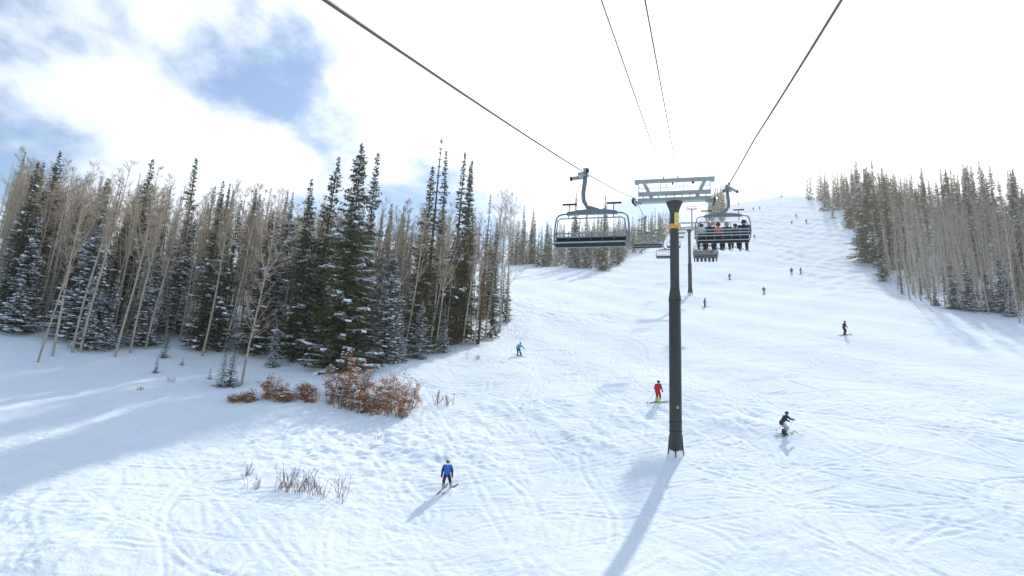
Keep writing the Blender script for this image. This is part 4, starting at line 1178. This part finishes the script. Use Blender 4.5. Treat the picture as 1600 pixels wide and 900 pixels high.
# thin saplings and brush that close the gaps near the ground
def thicket(label, edge, dirv, dmax, n, h0, h1, seed):
    rn = random.Random(seed); s = MB()
    for i in range(n):
        p = along(edge, rn.random()); d = rn.uniform(.3, dmax)
        b = Vector((p[0]+dirv[0]*d+rn.gauss(0, .5), p[1]+dirv[1]*d+rn.gauss(0, .5), 0)); b.z = surf(b.x, b.y)-.1
        h = rn.uniform(h0, h1); tp = b+Vector((rn.gauss(0, .05)*h, rn.gauss(0, .05)*h, h))
        s.tube([b, b.lerp(tp, .5)+Vector((rn.gauss(0, .08), rn.gauss(0, .08), 0)), tp], [.04, .03, .006], 3, False, 0)
        for k in range(int(h*4)):
            t_ = rn.uniform(.15, .97); a = rn.random()*6.283; c0 = b.lerp(tp, t_)
            dd = Vector((math.cos(a), math.sin(a), rn.uniform(.3, 1.3))).normalized(); w = dd.orthogonal().normalized()*.014
            s.add([c0-w, c0+w, c0+dd*rn.uniform(.4, 1.3)*(1.2-t_)], [(0, 1, 2)], 1)
    o = s.build('sapling_thicket', [M_ASPEN, M_TWIG2]); o['kind'] = 'stuff'; tag(o, label, 'thicket')
thicket('thicket of thin bare saplings between the trunks of the right forest', ER, (.92, .39), 30, 850, 4, 13, 1)
thicket('thicket of thin bare saplings along the upper right piste edge', ER2+ER3[1:], (.95, .3), 22, 380, 3, 8, 2)
thicket('thicket of thin bare saplings inside the left forest', EL, DL, 34, 1300, 5, 14.5, 3)
thicket('thicket of thin bare saplings in the distant middle forest', EM, DM, 30, 300, 3, 8, 4)
def column(s_):
    q_ = np.array((s_['x'], s_['y'], s_['z']))-CAM
    return 800+FPX*(q_ @ _r)/(q_ @ _f)
ZONES = {GL: ((70, 'at the left picture edge'), (130, 'around the front clump of leaning aspens'), (215, 'near the long leaning aspen'), (300, 'above the tiny young spruces'), (360, 'behind the two small young spruces'),
              (440, 'behind the lone front aspen'), (510, 'left of the broad front spruce'), (575, 'behind the broad front spruce'), (635, 'near the snow laden spruce'), (675, 'around the bare snag'), (730, 'among the tall spires'), (9999, 'at the forest corner above the turquoise skier')),
         GM: ((850, 'at its left end'), (900, 'seen left of the empty chair'), (950, 'seen through the empty chair'), (1000, 'seen right of the empty chair'), (1060, 'left of the tower pole'), (9999, 'right of the tower pole')),
         GR: ((1290, 'next to the crest'), (1330, 'above the piste bend'), (1365, 'around the broad edge spruce'), (1400, 'at the piste bend'), (1440, 'left of the bright trunks'), (1480, 'among the bright trunks'), (1530, 'above the snowy spruces'), (1575, 'right of the snowy spruces'), (9999, 'at the right picture edge'))}
from collections import defaultdict
_cnt = defaultdict(list)
for s in specs: _cnt[s['label']].append(s)
for lab, ls in _cnt.items():
    if len(ls) < 2: continue
    cells = defaultdict(list)
    for s in ls:
        cells[next(z for lim, z in ZONES[s['group']] if column(s) < lim)].append(s)
    for z, cl in cells.items():
        cl.sort(key=lambda s: s['h'])
        for i, s in enumerate(cl):
            adj = 'short ' if i < len(cl)/3 else ('tall ' if i >= 2*len(cl)/3 else 'mid-sized ')
            if len(cl) == 1: adj = ''
            s['label'] = adj+lab.split(', mostly')[0].replace(' with only its tip showing', '').replace('small ', '').replace('tiny ', '').replace('low ', '')+', '+z
rest = MB()
n_used = {}
for fam in ('spruce', 'aspen'):
    lst = sorted([s for s in specs if s['fam'] == fam], key=lambda s: -s['size'])
    print(fam, len(lst))
    for i, s in enumerate(lst):
        lib = SPR if fam == 'spruce' else ASP
        var = lib[s['kind']][rt_.randrange(len(lib[s['kind']]))]
        h0 = 20.0 if fam == 'spruce' else 18.0
        k = s['h']/h0
        wide = k if fam == 'aspen' else k*rt_.uniform(.82, 1.22)
        if fam == 'aspen': wide = .35+.65*k
        rz = rt_.random()*6.283
        if i < 300:
            nm = {'spruce': {'dead': 'dead_spruce', 'snag': 'dead_snag', 'young': 'young_spruce'}.get(s['kind'], 'spruce_tree'), 'aspen': 'aspen_tree'}[fam]
            o = thing(nm, s['label'], 'tree', (s['x'], s['y'], s['z']-.12), 0, s['group'])
            o.rotation_euler = (Matrix.Rotation(s['lean'][0], 3, 'Y') @ Matrix.Rotation(-s['lean'][1], 3, 'X') @ Matrix.Rotation(rz, 3, 'Z')).to_euler()
            o.scale = (wide, wide, k)
            put('trunk', var[0], o); put('crown', var[1], o)
        else:                                            # past the three hundred nearest of the kind: one mass
            rn = random.Random(i)
            b = Vector((s['x'], s['y'], s['z']-.1)); h = s['h']
            if fam == 'spruce':
                rest.tube([b, b+Vector((0, 0, h))], [.15, .02], 4, False, 0)
                z = .05*h
                while z < h*.98:
                    rr = h*.10*(1-z/h)**.85+.1
                    for q_ in range(6):
                        a = rn.random()*6.283; l_ = rr*rn.uniform(.6, 1.25)
                        e = b+Vector((math.cos(a)*l_, math.sin(a)*l_, z-l_*.3)); w = Vector((-math.sin(a), math.cos(a), 0))*.28*(.3+l_*.5)
                        c0 = b+Vector((0, 0, z+.1))
                        rest.add([c0, c0.lerp(e, .6)+w, e, c0.lerp(e, .6)-w], [(0, 1, 2, 3)], 1 if rn.random() > .1 else 2)
                    z += .5
            else:
                tp = b+Vector((s['lean'][0]*h, 0, h))
                rest.tube([b, b.lerp(tp, .5), tp], [.11, .08, .012], 4, False, 3)
                for q_ in range(90):
                    t_ = rn.uniform(.35, .98); a = rn.random()*6.283; l_ = rn.uniform(.4, 1.6)*(1.15-t_)
                    c0 = b.lerp(tp, t_); d = Vector((math.cos(a), math.sin(a), rn.uniform(.3, 1.4))).normalized()
                    w = d.orthogonal().normalized()*.02
                    rest.add([c0-w, c0+w, c0+d*(l_+.4)], [(0, 1, 2)], 4)
if rest.v:
    o = rest.build('distant_forest', [M_BARK, M_NEEDLE, M_TSNOW, M_ASPEN, M_TWIG2])
    o['kind'] = 'stuff'; tag(o, 'mass of far spruces and bare aspens behind the nearer trees', 'forest')
# ------------------------------------------------------------------ shrubs and twigs on the snow
M_LEAF = mat('dry_oak_leaves', (.42, .20, .09), .8, .4, 1.5, spec=.1, trans=.25)
M_LEAF2 = mat('dry_leaves_dark', (.28, .14, .075), .8, .35, 1.5, spec=.1, trans=.2)
M_STEM = mat('shrub_stems', (.15, .085, .07), .9, .25, 4)
def leafy(label, px, py, w, h, seed, n=1.0, name='dead_leaf_shrub'):
    rn = random.Random(seed)
    root = thing(name, label, 'shrub', foot(px, py), 0, 'brown leafy shrubs on the snow')
    st, lf, sn = MB(), MB(), MB()
    X0, Y0 = root.location.x, root.location.y
    for i in range(int(34*n)):
        bx, by = rn.uniform(-w*.42, w*.42), rn.uniform(-w*.28, w*.28)
        bz = surf(X0+bx, Y0+by)-root.location.z-.1
        hh = h*rn.uniform(.55, 1.05)*(1-.45*abs(bx)/(w*.5))
        a = rn.random()*6.283; out = rn.uniform(.1, .55)
        tipv = Vector((bx+math.cos(a)*hh*out, by+math.sin(a)*hh*out, bz+hh))
        b0 = Vector((bx, by, bz)); mid = b0.lerp(tipv, .5)+Vector((0, 0, hh*.12))
        st.tube([b0, mid, tipv], [.03, .02, .006], 4, False)
        for c_ in range(6):
            t_ = rn.uniform(.06, 1.0)
            cc_ = (b0.lerp(mid, t_*2) if t_ < .5 else mid.lerp(tipv, t_*2-1))+Vector((rn.gauss(0, .16), rn.gauss(0, .16), rn.gauss(0, .08)))
            rad = rn.uniform(.2, .5)
            for k in range(34):
                d = Vector((rn.gauss(0, 1), rn.gauss(0, 1), rn.gauss(0, .8))).normalized()
                p = cc_+d*rad*rn.random()**.5
                u_ = Vector((rn.gauss(0, 1), rn.gauss(0, 1), rn.gauss(0, 1))).normalized(); v_ = u_.orthogonal().normalized()
                s_ = rn.uniform(.025, .07)
                lf.add([p-u_*s_, p+v_*s_*.6, p+u_*s_, p-v_*s_*.6], [(0, 1, 2, 3)], 0 if rn.random() < .7 else 1)
            if rn.random() < .5:
                for k in range(8):
                    p = cc_+Vector((rn.gauss(0, rad*.5), rn.gauss(0, rad*.5), rad*rn.uniform(.5, 1.0)))
                    a2 = rn.random()*3.14; s_ = rn.uniform(.05, .12)
                    e1 = Vector((math.cos(a2), math.sin(a2), rn.uniform(-.3, .3)))*s_; e2 = Vector((-math.sin(a2), math.cos(a2), rn.uniform(-.3, .3)))*s_
                    sn.add([p-e1, p-e2, p+e1, p+e2, p+Vector((0, 0, s_*.5))], [(0, 1, 4), (1, 2, 4), (2, 3, 4), (3, 0, 4)], 0)
    st.build('stems', M_STEM, root)['kind'] = 'stuff'
    lf.build('leaves', [M_LEAF, M_LEAF2], root)['kind'] = 'stuff'
    if sn.v: sn.build('snow_caps', M_TSNOW, root)['kind'] = 'stuff'
    return root
leafy('big brown leafy shrub with snow on it, left half of the large pair', 543, 634, 4.2, 4.3, 1, 1.5)
leafy('big brown leafy shrub with bare branches, right half of the large pair', 606, 643, 4.8, 3.6, 2, 1.5)
leafy('low snowy brown shrub in front of the gap between the large pair', 575, 640, 3.2, 1.5, 9, .6)
leafy('medium brown shrub nearest to the left of the large pair', 478, 625, 1.8, 2.0, 3, .5)
leafy('medium brown shrub third to the left of the large pair', 428, 624, 2.1, 2.2, 4, .5)
leafy('small brown shrub between the two medium ones', 448, 628, 1.1, 1.1, 5, .3)
leafy('small low brown shrub farther left in the row', 387, 627, 1.3, .9, 6, .3)
leafy('tiniest brown shrub at the left end of the row', 364, 627, .6, .7, 7, .15)
def twiggy(label, px, py, w, h, n, seed, dep=.5):
    rn = random.Random(seed)
    root = thing('bare_twig_bush', label, 'bush', foot(px, py), 0, 'bare twig bushes poking through the snow')
    X0, Y0 = root.location.x, root.location.y
    s = MB()
    hubs = [(rn.gauss(0, w*.26), rn.gauss(0, w*dep*.26), rn.uniform(.55, 1.1)) for _ in range(max(2, n//5))]
    for i in range(n):
        hx_, hy_, hk = rn.choice(hubs)
        bx, by = hx_+rn.gauss(0, .10), hy_+rn.gauss(0, .10)
        bz = surf(X0+bx, Y0+by)-root.location.z-.05
        hh = h*hk*rn.uniform(.4, 1.0)
        a = rn.random()*6.283; o_ = rn.uniform(.1, .75)
        b0 = Vector((bx, by, bz)); tp = b0+Vector((math.cos(a)*o_*hh, math.sin(a)*o_*hh, hh)); md = b0.lerp(tp, .5)+Vector((rn.gauss(0, .05), rn.gauss(0, .05), hh*.05))
        s.tube([b0, md, tp], [.014, .010, .004], 3, False)
        for k in range(6):
            t_ = rn.uniform(.35, .95); q_ = b0.lerp(md, t_*2) if t_ < .5 else md.lerp(tp, t_*2-1)
            d = ((tp-b0).normalized()+Vector((rn.gauss(0, .45), rn.gauss(0, .45), rn.gauss(0, .2)))).normalized()
            s.tube([q_, q_+d*hh*rn.uniform(.15, .38)], [.008, .003], 3, False)
    o = s.build('twigs', M_STEM, root); o['kind'] = 'stuff'
twiggy('wide patch of bare reddish twigs on the near snow left of the blue skier', 468, 768, 3.3, 1.5, 100, 11)
twiggy('sparse bare twigs just left of the wide twig patch', 400, 764, 1.6, 1.0, 12, 12)
twiggy('sparse bare twigs above and left of the wide twig patch', 385, 742, 1.4, 1.0, 12, 13)
twiggy('thin bare twigs low on the snow right of the large brown shrubs', 690, 632, 3.2, 1.4, 34, 14)
twiggy('tiny tuft of twigs on open snow between brown shrubs and blue skier', 590, 684, 1.2, .6, 9, 15)
twiggy('short twigs sticking up from the shaded snow at left', 220, 610, .6, .5, 12, 16)
twiggy('tiny twigs on the shaded snow beside the young saplings', 268, 596, .5, .5, 9, 17)
twiggy('small twigs at the forest corner beside the turquoise skier', 740, 562, 2.2, .9, 16, 18)
# ------------------------------------------------------------------ thin bright winter haze
def haze_box(density):
    mt = bpy.data.materials.new('winter_haze'); mt.use_nodes = True
    t = mt.node_tree; t.nodes.clear()
    pv = N('ShaderNodeVolumePrincipled', t); pv.inputs['Color'].default_value = (.97, .98, 1, 1)
    pv.inputs['Density'].default_value = density; pv.inputs['Anisotropy'].default_value = .55
    out = N('ShaderNodeOutputMaterial', t); L(pv.outputs[0], out.inputs['Volume'], t)
    s = MB(); zl, zh = float(ZZ.min())-1.5, float(ZZ[:, (xs > -200) & (xs < 200)].max())+32
    zh = max(zh, float(ZZ.max())+5)
    s.box(((xs[0]+xs[-1])/2, (ys[0]+ys[-1])/2, (zl+zh)/2), (xs[-1]-xs[0]+4, ys[-1]-ys[0]+4, zh-zl))
    o = s.build('haze', mt)
    o['kind'] = 'stuff'; tag(o, 'thin bright winter haze filling the air over the slope', 'haze')
haze_box(.00024)
